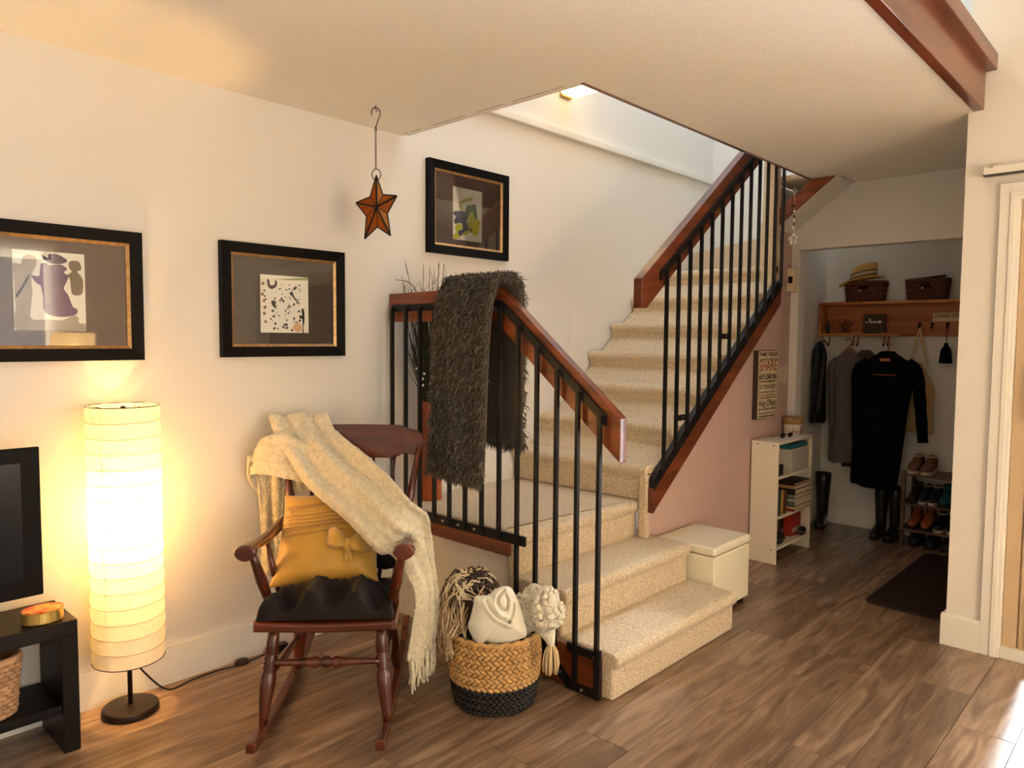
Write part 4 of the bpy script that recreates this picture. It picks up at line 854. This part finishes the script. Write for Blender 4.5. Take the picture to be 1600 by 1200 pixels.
MB().prism([(4.66, .553), (4.94, .553), (4.948, .70), (4.652, .70)], 1, by0+.012, by1-.01).build('bin', translucent('frosted_plastic', (226, 216, 200), mixf=.3), t, bevel=.008); MB().box(4.66, 4.94, by0+.02, by1-.02, .701, .732).build('teal_contents', mat('teal_plastic', (42, 110, 120), .5), t, bevel=.006)
t = tag(MB().box(4.45, 4.54, by0+.015, by1-.05, .5525, .62).box(4.462, 4.528, by0+.012, by0+.015, .565, .607).build('camera_box', mat('black_box', (28, 24, 24), .5), origin=(4.495, 1.95, .5525), bevel=.004), 'small black box beside the frosted bin in the bookcase', 'box')
t = thing('game_box', 'red cardboard box standing on the bottom bookcase shelf', 'box', (4.84, 1.97, .1045)); MB().box(4.77, 4.92, by0+.045, by0+.10, .105, .255).build('box_body', mat('red_card', (168, 44, 32), .5), t, bevel=.002); MB().box(4.785, 4.905, by0+.0435, by0+.045, .13, .16).build('label_strip', mat('pale_print', (226, 200, 170), .6, var=(60, .5)), t)
for lb, x, sc in (('dark leather case lying at the left end of the bottom shelf', 4.53, 1.0), ('dark rounded pouch in front of the red box', 4.87, .72)):
    t = thing('leather_case', lb, 'case', (x, 1.915, .1045)); blob_ = MB()
    P = [[(x+.075*sc*math.cos(u)*math.sin(v), 1.915+.03*sc*math.sin(u)*math.sin(v)+(0 if sc == 1 else -.015), .1045+.04*sc+.042*sc*math.cos(v)*(1 if math.cos(v) > 0 else .95)) for u in np.linspace(0, 2*math.pi, 25)[:-1]] for v in np.linspace(0, math.pi, 13)]
    blob_.grid(np.array(P), cv=True).build('case_body', mat('dark_leather', (36, 28, 26), .4), t, smooth=True); MB().tube([(x+.076*sc*math.cos(u), 1.915+.031*sc*math.sin(u)+(0 if sc == 1 else -.015), .145*(1 if sc == 1 else .92)) for u in np.linspace(0, 2*math.pi, 33)[:-1]], .0022, 5, closed=True).build('zip', m_chrome, t)
# pot, eyeglasses on top
px_, py_ = 4.905, 1.998; t = thing('ceramic_pot', 'white ceramic pot with red tree marks and a wooden band on the bookcase', 'pot', (px_, py_, .7705))
MB().lathe([(.0, 0), (.05, 0), (.056, .004), (.06, .075), (.058, .09)], (px_, py_, .7705), 36).build('pot_body', mat('white_ceramic', (232, 218, 196), .3, coat=.3), t, smooth=True)
MB().lathe([(.062, .072), (.066, .075), (.067, .118), (.06, .12), (.0, .118)], (px_, py_, .7705), 36).build('wooden_band', wood('pale_wood_band', (190, 148, 92), (160, 116, 66), 0, .5), t, smooth=True)
mk = MB()
for k in range(11):
    a = -math.pi*.95+k*.29; h0 = .022+.016*((k*5) % 3); p = lambda aa, z: (px_+.0605*math.cos(aa), py_+.0605*math.sin(aa), .7705+z)
    mk.add([p(a-.07, .014), p(a+.07, .014), p(a, .014+h0)], [(0, 1, 2)])
tag(mk.build('red_marks', mat('red_glaze', (150, 40, 30), .4), t), kind='stuff')
MB().tube([(px_+.066, py_-.01, .85), (px_+.095, py_-.014, .845), (px_+.09, py_-.014, .815)], [.006, .009, .003], 8).build('bow', mat('cream_bow', (220, 196, 160), .8), t, smooth=True)
t = thing('eyeglasses', 'dark rimmed eyeglasses lying on top of the bookcase', 'eyeglasses', (4.70, 1.975, .7705))
for k, x in enumerate((4.645, 4.735)):
    ring = [(x+.034*math.cos(h), 1.955-.012*k, .787+.014*math.sin(h)) for h in np.linspace(0, 2*math.pi, 25)[:-1]]
    MB().tube(ring, .0028, 5, closed=True).build('rim', m_dark, t, smooth=True); MB().prism([(p[0], p[2]) for p in ring], 1, ring[0][1]-.0005, ring[0][1]+.0005).build('lens', MATS['door_glass'], t)
    MB().tube([(x+(-.034 if k == 0 else .034), 1.955-.012*k, .79), (x+(-.03 if k == 0 else .03), 2.03, .775)], .002, 5).build('temple', m_dark, t)
MB().tube([(4.679, 1.955, .79), (4.69, 1.95, .795), (4.701, 1.943, .79)], .0022, 5).build('bridge', m_dark, t)
# ------------------------------------------------------------------ word sign, switch plate, alarm box on the mauve wall
t = thing('word_sign', 'tall cream plank sign lettered with family rules on the mauve wall', 'sign', (4.575, 2.05, .90))
MB().box(4.43, 4.72, 2.036, YM-.001, .90, 1.34).build('board', mat('dark_board_edge', (60, 44, 34), .7), t, bevel=.002)
MB().box(4.434, 4.716, 2.0345, 2.036, .904, 1.336).build('face', mat('distressed_cream', (226, 206, 170), .8, var=(18, .25)), t)
def stext(s, z, size, m, width, bold=0): 
    o = text('lettering', s, size, m, t, Matrix.Translation((4.575-4.575, 2.034-2.05, z-.90)) @ Matrix.Rotation(math.radians(90), 4, 'X'), 1, .0005, bold=bold)
    w = max(v.co.x for v in o.data.vertices)-min(v.co.x for v in o.data.vertices); o.data.transform(Matrix.Diagonal((width/w, 1, 1, 1)))
k_ = mat('sign_ink', (56, 42, 34), .8); k_r = mat('sign_red', (150, 44, 34), .8); k_g = mat('sign_grey', (128, 106, 84), .8)
stext('FAMILY RULES', 1.314, .036, k_, .262, .0008); stext('SHARE', 1.238, .098, k_r, .258); stext('SAY I LOVE YOU', 1.166, .036, k_, .262, .0018); stext('DO YOUR BEST', 1.104, .042, k_, .262); stext('Hug Often', 1.0, .058, k_, .25, .0005)
def squig(z, m, h=.010, segs=16):     # lines too worn to read: broken strokes
    mb = MB(); x = 4.446
    rr = np.random.default_rng(int(z*1000))
    while x < 4.70:
        w = rr.uniform(.006, .016); mb.box(x, min(x+w, 4.708), 2.0338, 2.0345, z-h*rr.uniform(.25, .5), z+h*rr.uniform(.25, .5)); x += w+rr.uniform(.002, .006)
    tag(mb.build('worn_lettering', m, t), kind='stuff')
for z, m, h in ((1.283, k_g, .016), (1.187, k_g, .008), (1.140, k_, .011), (1.072, k_g, .012), (1.052, k_, .007), (1.036, k_g, .014), (.962, k_g, .02), (.935, k_g, .012), (.916, k_, .012)): squig(z, m, h)
t = thing('switch_plate', 'beige double light switch plate partly behind the word sign', 'light switch', (4.87, 2.065, 1.115))
MB().box(4.805, 4.945, 2.064, YM-.0005, 1.115, 1.232).build('plate', mat('beige_plastic', (222, 196, 168), .4), t, bevel=.002)
for x in (4.845, 4.90): MB().box(x-.012, x+.012, 2.059, 2.065, 1.145, 1.20).build('rocker', MATS['beige_plastic'], t, bevel=.002)
t = thing('thermostat', 'cream wall thermostat box with a black window at the closet corner', 'thermostat', (4.94, 2.05, 1.735))
MB().box(4.895, 4.975, 2.018, YM-.001, 1.735, 1.893).build('housing', mat('cream_plastic', (236, 214, 172), .4), t, bevel=.008, seg=3)
MB().box(4.892, 4.896, 2.025, 2.055, 1.79, 1.835).build('window', mat('black_window', (14, 12, 14), .15), t)
t = thing('hanging_ornament', 'small beaded string with a silver flower hanging below the stair turn', 'ornament', (4.670, 1.935, 2.2))
MB().tube([(4.670, 1.935, 2.36), (4.669, 1.934, 2.2), (4.670, 1.935, 2.06)], .0018, 5).build('string', mat('pale_string', (220, 200, 165), .7), t)
for k, z in enumerate((2.26, 2.225, 2.195, 2.17, 2.145, 2.12)): MB().ball((4.670, 1.935, z), .009 if k % 2 else .007, 10, 7).build('bead', (m_dark, MATS['white_ceramic'])[k % 2], t, smooth=True)
MB().tube([(4.670+0*h, 1.935+.012*math.cos(h), 2.355+.016*math.sin(h)) for h in np.linspace(0, 2*math.pi, 17)[:-1]], .0025, 5, closed=True).build('ring', m_chrome, t)
for k in range(5):
    a = k*2*math.pi/5+.3; c = np.array([4.668, 1.935+.022*math.cos(a), 2.045+.024*math.sin(a)]); MB().ball(c, (.007, .014, .016), 10, 7).build('petal', mat('pewter', (214, 204, 180), .35, .6), t, smooth=True)
# ------------------------------------------------------------------ closet shelf with hooks
m_pine = wood('orange_pine', (196, 128, 72), (160, 92, 48), 1, .45, .8, .1); m_pineF = wood('orange_pine_board', (186, 116, 66), (150, 84, 46), 1, .5, .6, .1)
t = thing('coat_shelf', 'pine coat shelf with a cubby and hooks on the closet wall', 'shelf', (5.72, 1.5, 1.44))
SX = 5.64
MB().box(SX, XB-.002, .86, 2.125, 1.672, 1.692).build('top_board', m_pine, t, bevel=.002)
MB().box(XB-.016, XB-.001, .86, 2.105, 1.44, 1.672).build('back_board', m_pineF, t)
MB().box(SX, XB-.002, 2.105, 2.125, 1.44, 1.672).build('end_board', m_pine, t, bevel=.002)
yc = onx(1408, 522, SX)[1]
MB().box(SX, XB-.016, yc, 2.105, 1.442, 1.460).build('lower_board', m_pine, t, bevel=.002)
MB().box(SX-.004, SX+.03, yc-.075, yc-.008, 1.444, 1.462).build('end_block', m_dwood_y, t, bevel=.002)
def hook(y, x, z, kind):
    if kind: h = MB().tube(spline([(x, y, z+.02), (x-.012, y, z), (x-.03, y, z-.02), (x-.04, y, z-.005)], 10), .005, 7).build('coat_hook', m_dark, t, smooth=True); MB().cyl((x+.001, y, z+.012), (x-.006, y, z+.012), .012, n=12).build('hook_plate', m_dark, h)
    else: MB().tube(spline([(x, y, 1.442), (x, y, 1.39), (x-.012, y, 1.37), (x-.03, y, 1.372), (x-.036, y, 1.392)], 12), .0045, 7).build('drop_hook', m_dwood, t, smooth=True)
Yp = lambda px, py, X: float(onx(px, py, X)[1])
for px in (1437, 1457, 1481): hook(Yp(px, 506, XB-.02), XB-.016, 1.515, 1)
for px in (1296, 1334, 1341, 1382, 1389): hook(Yp(px, 530, 5.69), 5.69, 0, 0)
for px in (1334, 1341, 1382, 1389): MB().ball((5.66, Yp(px, 517, 5.66), 1.463), .006, 8, 6).build('screw_cap', m_chrome, t, smooth=True)
# sign on the back board
y1_, y0_ = Yp(1458, 490, XB-.02), Yp(1458, 490, XB-.02)-.25
t = thing('name_sign', 'cream rectangular sign with dark capitals on the coat shelf board', 'sign', (XB-.02, (y0_+y1_)/2, 1.545))
MB().box(XB-.022, XB-.0162, y0_, y1_, 1.545, 1.605).build('plate', mat('cream_enamel', (214, 190, 146), .4), t, bevel=.001)
o_ = text('lettering', 'ETIHAD STADIUM', .036, k_, t, Matrix.Translation((-.0028, 0, .036)) @ Matrix(((0, 0, -1, 0), (-1, 0, 0, 0), (0, 1, 0, 0), (0, 0, 0, 1))), 1, .0004, bold=.0004)
w = max(v.co.y for v in o_.data.vertices)-min(v.co.y for v in o_.data.vertices); o_.data.transform(Matrix.Diagonal((1, .222/w, 1, 1)))
# brown baskets on the shelf
m_bw = mat('dark_brown_wicker', (104, 56, 34), .6, var=(40, .4))
GBK = 'dark brown wicker baskets on the coat shelf'
ya, yb = Yp(1318, 450, 5.68), Yp(1385, 450, 5.68)
b1 = wicker('shelf_basket', 'dark brown rectangular wicker basket under the straw hat', 'basket', (5.715, (ya+yb)/2, 1.693), .065, abs(ya-yb)/2*.92, .135, m_bw, 10, 20, group=GBK, hole=((6, 7), .03))
yc2, yd = Yp(1413, 450, 5.68), Yp(1484, 450, 5.68)
b2 = wicker('shelf_basket', 'dark brown rectangular wicker basket without a hat on the coat shelf', 'basket', (5.715, (yc2+yd)/2, 1.693), .065, abs(yc2-yd)/2*.92, .135, m_bw, 10, 20, group=GBK, hole=((6, 7), .03))
for b_, y in ((b1, (ya+yb)/2), (b2, (yc2+yd)/2)):
    MB().ball((5.645, y+.018, 1.774), .009, 8, 6).build('handle_bead', MATS['pewter'], b_, smooth=True)
MB().tube(spline([(5.69, yc2-.02, 1.835), (5.70, (yc2+yd)/2, 1.845), (5.70, yd+.03, 1.855)], 10), .008, 7).build('folded_cloth', mat('dark_red_cloth', (70, 30, 26), .9), b2, smooth=True)
# straw hat tilted over the first basket
hc = np.array([5.695, Yp(1348, 430, 5.70), 1.862]); t = thing('straw_hat', 'natural straw hat with a pale dark-edged band resting on the wicker basket', 'hat', hc)
m_str = mat('straw', (226, 182, 108), .7, var=(60, .2), bump=(120, .4, .003)); m_band = mat('pale_band', (206, 184, 152), .8); m_edge = mat('band_edge', (46, 30, 26), .8)
def hatp(prof, n=48, flat=.75):
    P = []
    for r_, z_ in prof:
        P.append([(.62*r_*math.cos(a), r_*math.sin(a), z_+.35*max(0, r_-.088)*math.cos(2*a)*.5) for a in np.linspace(0, 2*math.pi, n+1)[:-1]])
    P = np.array(P); tl = .20; c_, s_ = math.cos(tl), math.sin(tl); y, z_ = P[..., 1].copy(), P[..., 2].copy(); P[..., 1] = y*c_-z_*s_; P[..., 2] = y*-s_*-1*-1+z_*c_ if False else -y*s_+z_*c_
    return P+hc
MB().grid(hatp([(.0, .108), (.05, .106), (.078, .098), (.088, .08), (.092, .0), (.10, -.006), (.13, -.014), (.162, -.012)]), cv=True).build('hat_body', m_str, t, smooth=True, solid=.004)
MB().grid(hatp([(.0945, .012), (.0935, .044)]), cv=True).build('hat_band', m_band, t, smooth=True, solid=.003)
for z_ in (.012, .045): MB().grid(hatp([(.0965, z_-.003), (.0962, z_+.003)]), cv=True).build('band_edge', m_edge, t, smooth=True, solid=.002)
# cubby items
y_ = Yp(1294, 505, 5.70); t = thing('glass_bottle', 'small dark slim bottle in the coat shelf cubby', 'bottle', (5.70, y_, 1.4605)); MB().lathe([(.0, 0), (.012, 0), (.013, .05), (.006, .065), (.006, .085)], (5.70, y_, 1.4605), 14).build('bottle_body', mat('dark_glass', (40, 50, 48), .1), t, smooth=True); MB().cyl((5.70, y_, 1.545), (5.70, y_, 1.558), .007, n=10).build('cap', m_dark, t)
y_ = Yp(1322, 497, 5.77); t = thing('twig_star', 'brown twig star leaning in the coat shelf cubby', 'ornament', (5.77, y_, 1.4605)); q = [(y_+.055*math.sin(k*4*math.pi/5), 1.517+.055*math.cos(k*4*math.pi/5)) for k in range(5)]
for k in range(5): MB().tube([(5.772-.002*(k % 2), *q[k]), (5.772-.002*(k % 2), *q[(k+1) % 5])], .0035, 6).build('twig', mat('brown_twig', (96, 60, 40), .8), t, smooth=True)
ya2, yb2 = Yp(1349, 500, 5.74), Yp(1383, 500, 5.74)
t = thing('slate_plaque', 'dark wooden block plaque with white script in the coat shelf cubby', 'plaque', (5.745, (ya2+yb2)/2, 1.4605)); MB().box(5.735, 5.765, yb2, ya2, 1.4608, 1.60).build('block', mat('dark_slate_wood', (84, 66, 50), .7, var=(8, .3)), t, bevel=.002)
ym = (ya2+yb2)/2; L = ya2-yb2
scr = spline([(.42, 0), (.22, .03), (.14, .10), (.16, .34), (.22, .30), (.10, -.12), (.06, .06), (.0, .10), (-.03, -.04), (-.08, .08), (-.12, -.05), (-.16, .09), (-.20, -.06), (-.24, .14), (-.30, .20), (-.26, -.14), (-.34, .04), (-.42, .02)], 90)
MB().tube([(5.7335, ym+a*L, 1.542+b*.07) for a, b in scr], .0028, 5).build('white_script', mat('white_paint', (240, 232, 214), .6), t, smooth=True)
# ------------------------------------------------------------------ coats
def hanger(t, y, x, z, w, m):
    MB().tube(spline([(x-.012, y+.022, z+.045), (x-.01, y+.0, z+.062), (x-.01, y-.024, z+.04), (x-.006, y-.008, z+.012), (x, y, z-.012)], 22), .0045, 7).build('hanger_hook', m, t, smooth=True)
    MB().tube(spline([(x, y+w, z-.10), (x-.01, y+w*.55, z-.06), (x-.012, y, z-.012), (x-.01, y-w*.55, z-.06), (x, y-w, z-.10)], 20), .007, 8).build('hanger_bar', m, t, smooth=True)
def coat(name, label, cat, x, y, zt, zb, ws, wh_, d, m, sleeves, seed=1, group=None, skew=0.0, fold=.1):
    t = thing(name, label, cat, (x, y, zb), group=group); r = np.random.default_rng(seed); ph = r.uniform(0, 6, 3); P = []
    T = [0, .02, .05, .09, .14, .25, .4, .6, .8, .97, 1.0]
    Wd = [.22, .34, .55, .82, 1.0, .98, .95, .97, 1, 1, .985]
    for k, q in enumerate(spline([(a, b) for a, b in zip(T, Wd)], 34)):
        tt, wq = q; w = wq*(ws+(wh_-ws)*max(0, tt-.14)/.86); dd = d*(min(1, .45+tt*5))*(1+.25*tt); z = zt+(zb-zt)*tt; row = []
        for j in range(56):
            a = 2*math.pi*j/56; f = 1+fold*min(1, tt*1.6)*(math.sin(5*a+ph[0]+1.5*tt)+.6*math.sin(9*a+ph[1]-2*tt))
            ca, sa = math.cos(a), math.sin(a)
            row.append((x-dd*f*math.copysign(abs(ca)**.8, ca), y+skew*tt+w*math.copysign(abs(sa)**.75, sa), z+(.012*math.sin(3*a+ph[2]) if tt > .9 else 0)))
        P.append(row)
    P = np.array(P); MB().grid(P, cv=True).add(P[0], [tuple(range(56))]).add(P[-1], [tuple(range(55, -1, -1))]).build('coat_body', m, t, smooth=True)
    for s, dy, ln, rr, dx in sleeves:
        pts = spline([(x, y+s*ws*.66, zt-.075), (x+dx*.3, y+s*ws*.98, zt-.15), (x+dx*.7, y+s*(ws+dy*.5), zt-.15-ln*.45), (x+dx, y+s*(ws+dy), zt-.15-ln)], 18); R = np.interp(np.linspace(0, 1, 18), [0, .2, .7, 1], [rr*.9, rr*1.1, rr*.95, rr*.82])
        MB().tube(pts, [q*(1+.05*math.sin(k*1.9)) for k, q in enumerate(R)], 16, sq=.75).build('sleeve', m, t, smooth=True)
    return t
m_bc = mat('black_wool', (12, 11, 12), .95, bump=(120, .4, .004), spec=.1); m_gc = mat('grey_wool', (104, 94, 88), .9, bump=(110, .5, .004), var=(60, .15)); m_nv = mat('navy_nylon', (13, 16, 21), .5, bump=(14, .5, .02)); m_hg = wood('red_cedar_hanger', (176, 92, 56), (140, 66, 38), 1, .4)
yb_ = Yp(1386, 560, 5.55)
t = coat('black_coat', 'long black coat on a reddish wooden hanger in front of the grey coats', 'coat', 5.56, yb_, 1.335, .375, .195, .155, .05, m_bc, ((-1, .055, .47, .05, -.02), (1, -.02, .50, .045, -.05)), 3, skew=.065)
hanger(t, yb_, 5.56, 1.345, .16, m_hg); MB().tube(spline([(5.548, yb_+.022, 1.39), (5.60, yb_+.01, 1.402), (5.652, yb_, 1.385)], 8), .004, 6).build('hanger_hook', m_hg, t, smooth=True); MB().box(5.510, 5.514, yb_-.03, yb_+.035, 1.265, 1.285).build('neck_label', mat('pink_label', (190, 110, 84), .6), t); MB().tube([(5.500, yb_-.075, 1.17), (5.494, yb_, 1.17), (5.500, yb_+.075, 1.17)], .004, 6).build('hanger_rail', m_hg, t, smooth=True)
yg = Yp(1322, 560, 5.62)
t = coat('grey_coat', 'long heather grey coat hanging between the black coat and the navy jacket', 'coat', 5.68, yg, 1.345, .50, .118, .128, .034, m_gc, ((1, -.03, .46, .036, -.05),), 5, skew=.0)
hanger(t, yg, 5.68, 1.36, .10, m_hg)
yg2 = Yp(1345, 560, 5.66)
coat('grey_cardigan', 'dark taupe coat showing between the grey coat and the black coat', 'coat', 5.764, yg2, 1.34, .46, .14, .15, .017, mat('taupe_wool', (88, 76, 70), .9, bump=(110, .5, .004)), ((1, .0, .4, .02, -.004),), 7)
yn = 2.084
t = coat('navy_jacket', 'navy hooded jacket hung by its loop at the closet corner', 'jacket', 5.575, yn, 1.40, .80, .034, .038, .085, m_nv, ((-1, -.002, .38, .028, -.09),), 9, fold=.10)
MB().tube(spline([(5.60, yn, 1.385), (5.63, yn, 1.41), (5.66, yn-.01, 1.395), (5.655, yn-.01, 1.375)], 10), .004, 6).build('hang_loop', m_nv, t)
# tote bag, hanging brush
yt = Yp(1437, 520, 5.74); t = thing('tote_bag', 'cream cotton tote bag hanging from a hook behind the black sleeve', 'bag', (5.74, yt, .9)); m_tt = mat('cream_cotton', (214, 180, 132), .9, bump=(40, .3, .006))
P = np.array([[(5.745-.035*math.sin(math.pi*j/10)*min(1, i/4)+.006*math.sin(j*1.7+i*.4), yt+.055+(.02+.085*min(1, i/9))*(1-2*j/10)-.055+.0*i, 1.26-.50*i/22) for j in range(11)] for i in range(23)])
MB().grid(P).build('bag_body', m_tt, t, smooth=True, solid=.008)
for s in (-1, 1): MB().tube(spline([(5.745, yt, 1.50), (5.74, yt+s*.012, 1.44), (5.738, yt+s*.035, 1.33), (5.735, yt+s*.06, 1.23)], 14), .008, 6, sq=.4).build('strap', m_tt, t, smooth=True)
yq = Yp(1478, 540, 5.74); t = thing('hanging_brush', 'small black bell-shaped brush hanging from a hook by a cord', 'brush', (5.745, yq, 1.25))
MB().tube([(5.745, yq-.006, 1.515), (5.744, yq, 1.40)], .003, 6).build('cord', m_dark, t); MB().lathe([(.012, .142), (.014, .12), (.03, .10), (.036, .07), (.042, .0), (.0, -.002)], (5.745, yq, 1.255), 20, sx=.6).build('brush_body', m_bc, t, smooth=True)
# ------------------------------------------------------------------ shoe rack and footwear
rx0, rx1 = 5.46, 5.74; ry1 = 1.462; ry0 = .86
t = thing('shoe_rack', 'three-tier slatted wooden shoe rack in the closet', 'shoe rack', (5.6, 1.16, 0)); m_rk = wood('dark_rack_wood', (110, 80, 62), (84, 58, 44), 1, .5)
zs_ = [float(onx(1407, py, rx0)[2]) for py in (828, 788, 742)]
for x in (rx0, rx1-.025):
    for y in (ry1-.025, ry0): MB().box(x, x+.025, y, y+.025, 0, zs_[2]).build('post', m_rk, t, bevel=.002)
for z in zs_:
    for k in range(5): MB().box(rx0-.004+k*.06, rx0+.041+k*.06, ry0, ry1+.012, z, z+.014).build('slat', m_rk, t, bevel=.002)
def shoe(name, label, cat, x, y, z, m, L=.25, boot=0, yaw=0.0, group=None, m2=None, w=.042, fold=0):
    """toe to -X; boot = shaft height"""
    t = thing(name, label, cat, (x, y, z), yaw, group=group); P = []
    for i in range(22):
        q = i/21; hw = w*np.interp(q, [0, .06, .2, .45, .7, .9, 1], [.35, .7, .98, .95, .72, .78, .55]); hh = np.interp(q, [0, .05, .2, .4, .55, .7, .9, 1], [.022, .035, .048, .062, .085, .10, .10, .085])
        P.append([(-L*.5+L*q, hw*math.copysign(abs(math.cos(a))**.8, math.cos(a)), .014+max(0, hh*(.5+.5*math.sin(a)))) for a in np.linspace(0, 2*math.pi, 19)[:-1]])
    P = np.array(P); MB().grid(P, cv=True).add(P[0], [tuple(range(18))]).add(P[-1], [tuple(range(17, -1, -1))]).build('upper', m, t, smooth=True, local=True)
    MB().prism([(-L*.5+L*q-.002, w*1.05*np.interp(q, [0, .06, .2, .45, .7, .9, 1], [.4, .75, 1, .97, .76, .82, .6])) for q in np.linspace(0, 1, 14)]+[(-L*.5+L*q-.002, -w*1.05*np.interp(q, [0, .06, .2, .45, .7, .9, 1], [.4, .75, 1, .97, .76, .82, .6])) for q in np.linspace(1, 0, 14)], 2, 0, .018).build('sole', m2 or m_dark, t, local=True)
    if boot: k_w = min(1, w/.042)*(1 if boot > .2 else .72); MB().lathe([(.04*k_w, .07), (.042*k_w, .12 if boot > .13 else .085), (.046*k_w, max(boot*.5, .09)), (.054*k_w, boot*.85), (.056*k_w, boot), (.05*k_w, boot), (.048*k_w, boot*.8)], (L*.24, 0, 0), 20, cap=False, wob=lambda th, z_: .03*math.sin(30*z_+2*th)).build('shaft', m, t, smooth=True, local=True)
    else: MB().tube([(L*.22+.055*math.cos(a)*(L/.25), w*.74*math.sin(a), .108) for a in np.linspace(0, 2*math.pi, 17)[:-1]], .006, 6, closed=True).build('collar', m2 or m, t, smooth=True, local=True)
    return t
m_rb = mat('black_rubber', (22, 20, 20), .35, coat=.2); m_tan = mat('tan_leather', (168, 92, 56), .5); m_teal = mat('teal_suede', (30, 92, 104), .8); m_navs = mat('dark_canvas', (44, 46, 50), .8); m_brn = mat('brown_suede', (120, 84, 62), .8); m_sol = mat('pale_sole', (206, 190, 166), .6)
Y_ = lambda px, py, X: float(onx(px, py, X)[1])
shoe('tall_boot', 'tall black boot standing alone beside the bookcase', 'boots', 5.62, Y_(1283, 810, 5.62), 0, m_rb, .27, .40, .25)
shoe('tall_boot', 'tall black boot standing beside the shoe rack', 'boots', 5.58, 1.54, 0, m_rb, .25, .37, 0, w=.036)
shoe('tall_boot', 'tall black boot between the rack boot and the bookcase boot, under the black coat', 'boots', 5.60, 1.640, 0, m_rb, .25, .37, 0, w=.036)
T1 = [1.397-.080*k for k in range(4)]
for y in T1[:2]: shoe('ankle_boot', 'tan leather ankle boot on the lowest rack tier', 'shoes', 5.60, y, zs_[0]+.0145, m_tan, .24, .15, 0, 'tan ankle boots', w=.035)
for y in T1[2:]: shoe('black_shoe', 'black shoe with pale sole on the lowest rack tier', 'shoes', 5.60, y, zs_[0]+.0145, m_rb, .24, 0, 0, 'black shoes on the rack', m_sol, .035)
shoe('dark_slipper', 'dark brown shoe at the rack end beside the canvas pair', 'shoes', 5.60, 1.402, zs_[1]+.0145, mat('dark_brown_leather', (52, 34, 28), .5), .24, .12, w=.030)
for y in (1.339, 1.279): shoe('canvas_shoe', 'dark canvas shoe on the middle rack tier', 'shoes', 5.60, y, zs_[1]+.0145, m_navs, .24, 0, 0, 'dark canvas shoes', m_sol, .028)
shoe('teal_shoe', 'teal suede shoe on the middle rack tier', 'shoes', 5.60, 1.208, zs_[1]+.0145, m_teal, .25, .13, 0, None, None, .039)
for y in (1.408, 1.326): shoe('suede_sneaker', 'brown suede sneaker with pale sole on top of the rack', 'shoes', 5.60, y, zs_[2]+.0145, m_brn, .25, 0, 0, 'brown sneakers on the rack top', m_sol, .037)
for y in (1.385, 1.285, 1.185): shoe('floor_shoe', 'dark shoe on the floor under the rack', 'shoes', 5.61, y, 0, m_navs, .25, 0, 0, 'dark shoes under the rack', None, .036)
# ------------------------------------------------------------------ door mat
t = thing('door_mat', 'thin dark brown rubber-backed mat on the hall floor', 'mat', (4.5, 1.05, 0)); pts = []
for cx_, cy_, a0 in ((5.30, 1.21, 0), (4.17, 1.21, 90), (4.17, .90, 180), (5.30, .90, 270)):
    for k in range(6): a = math.radians(a0+18*k); pts.append((cx_+.055*math.cos(a), cy_+.055*math.sin(a)))
MB().prism(pts, 2, .0005, .007).build('mat_pile', mat('dark_mat', (48, 36, 30), .95, bump=(220, .6, .003), spec=.05), t); pp = np.array([(*p, .006) for p in pts]); MB().tube(pp, .0055, 6, closed=True).build('mat_edge', mat('mat_edge', (40, 30, 26), .8), t, smooth=True)
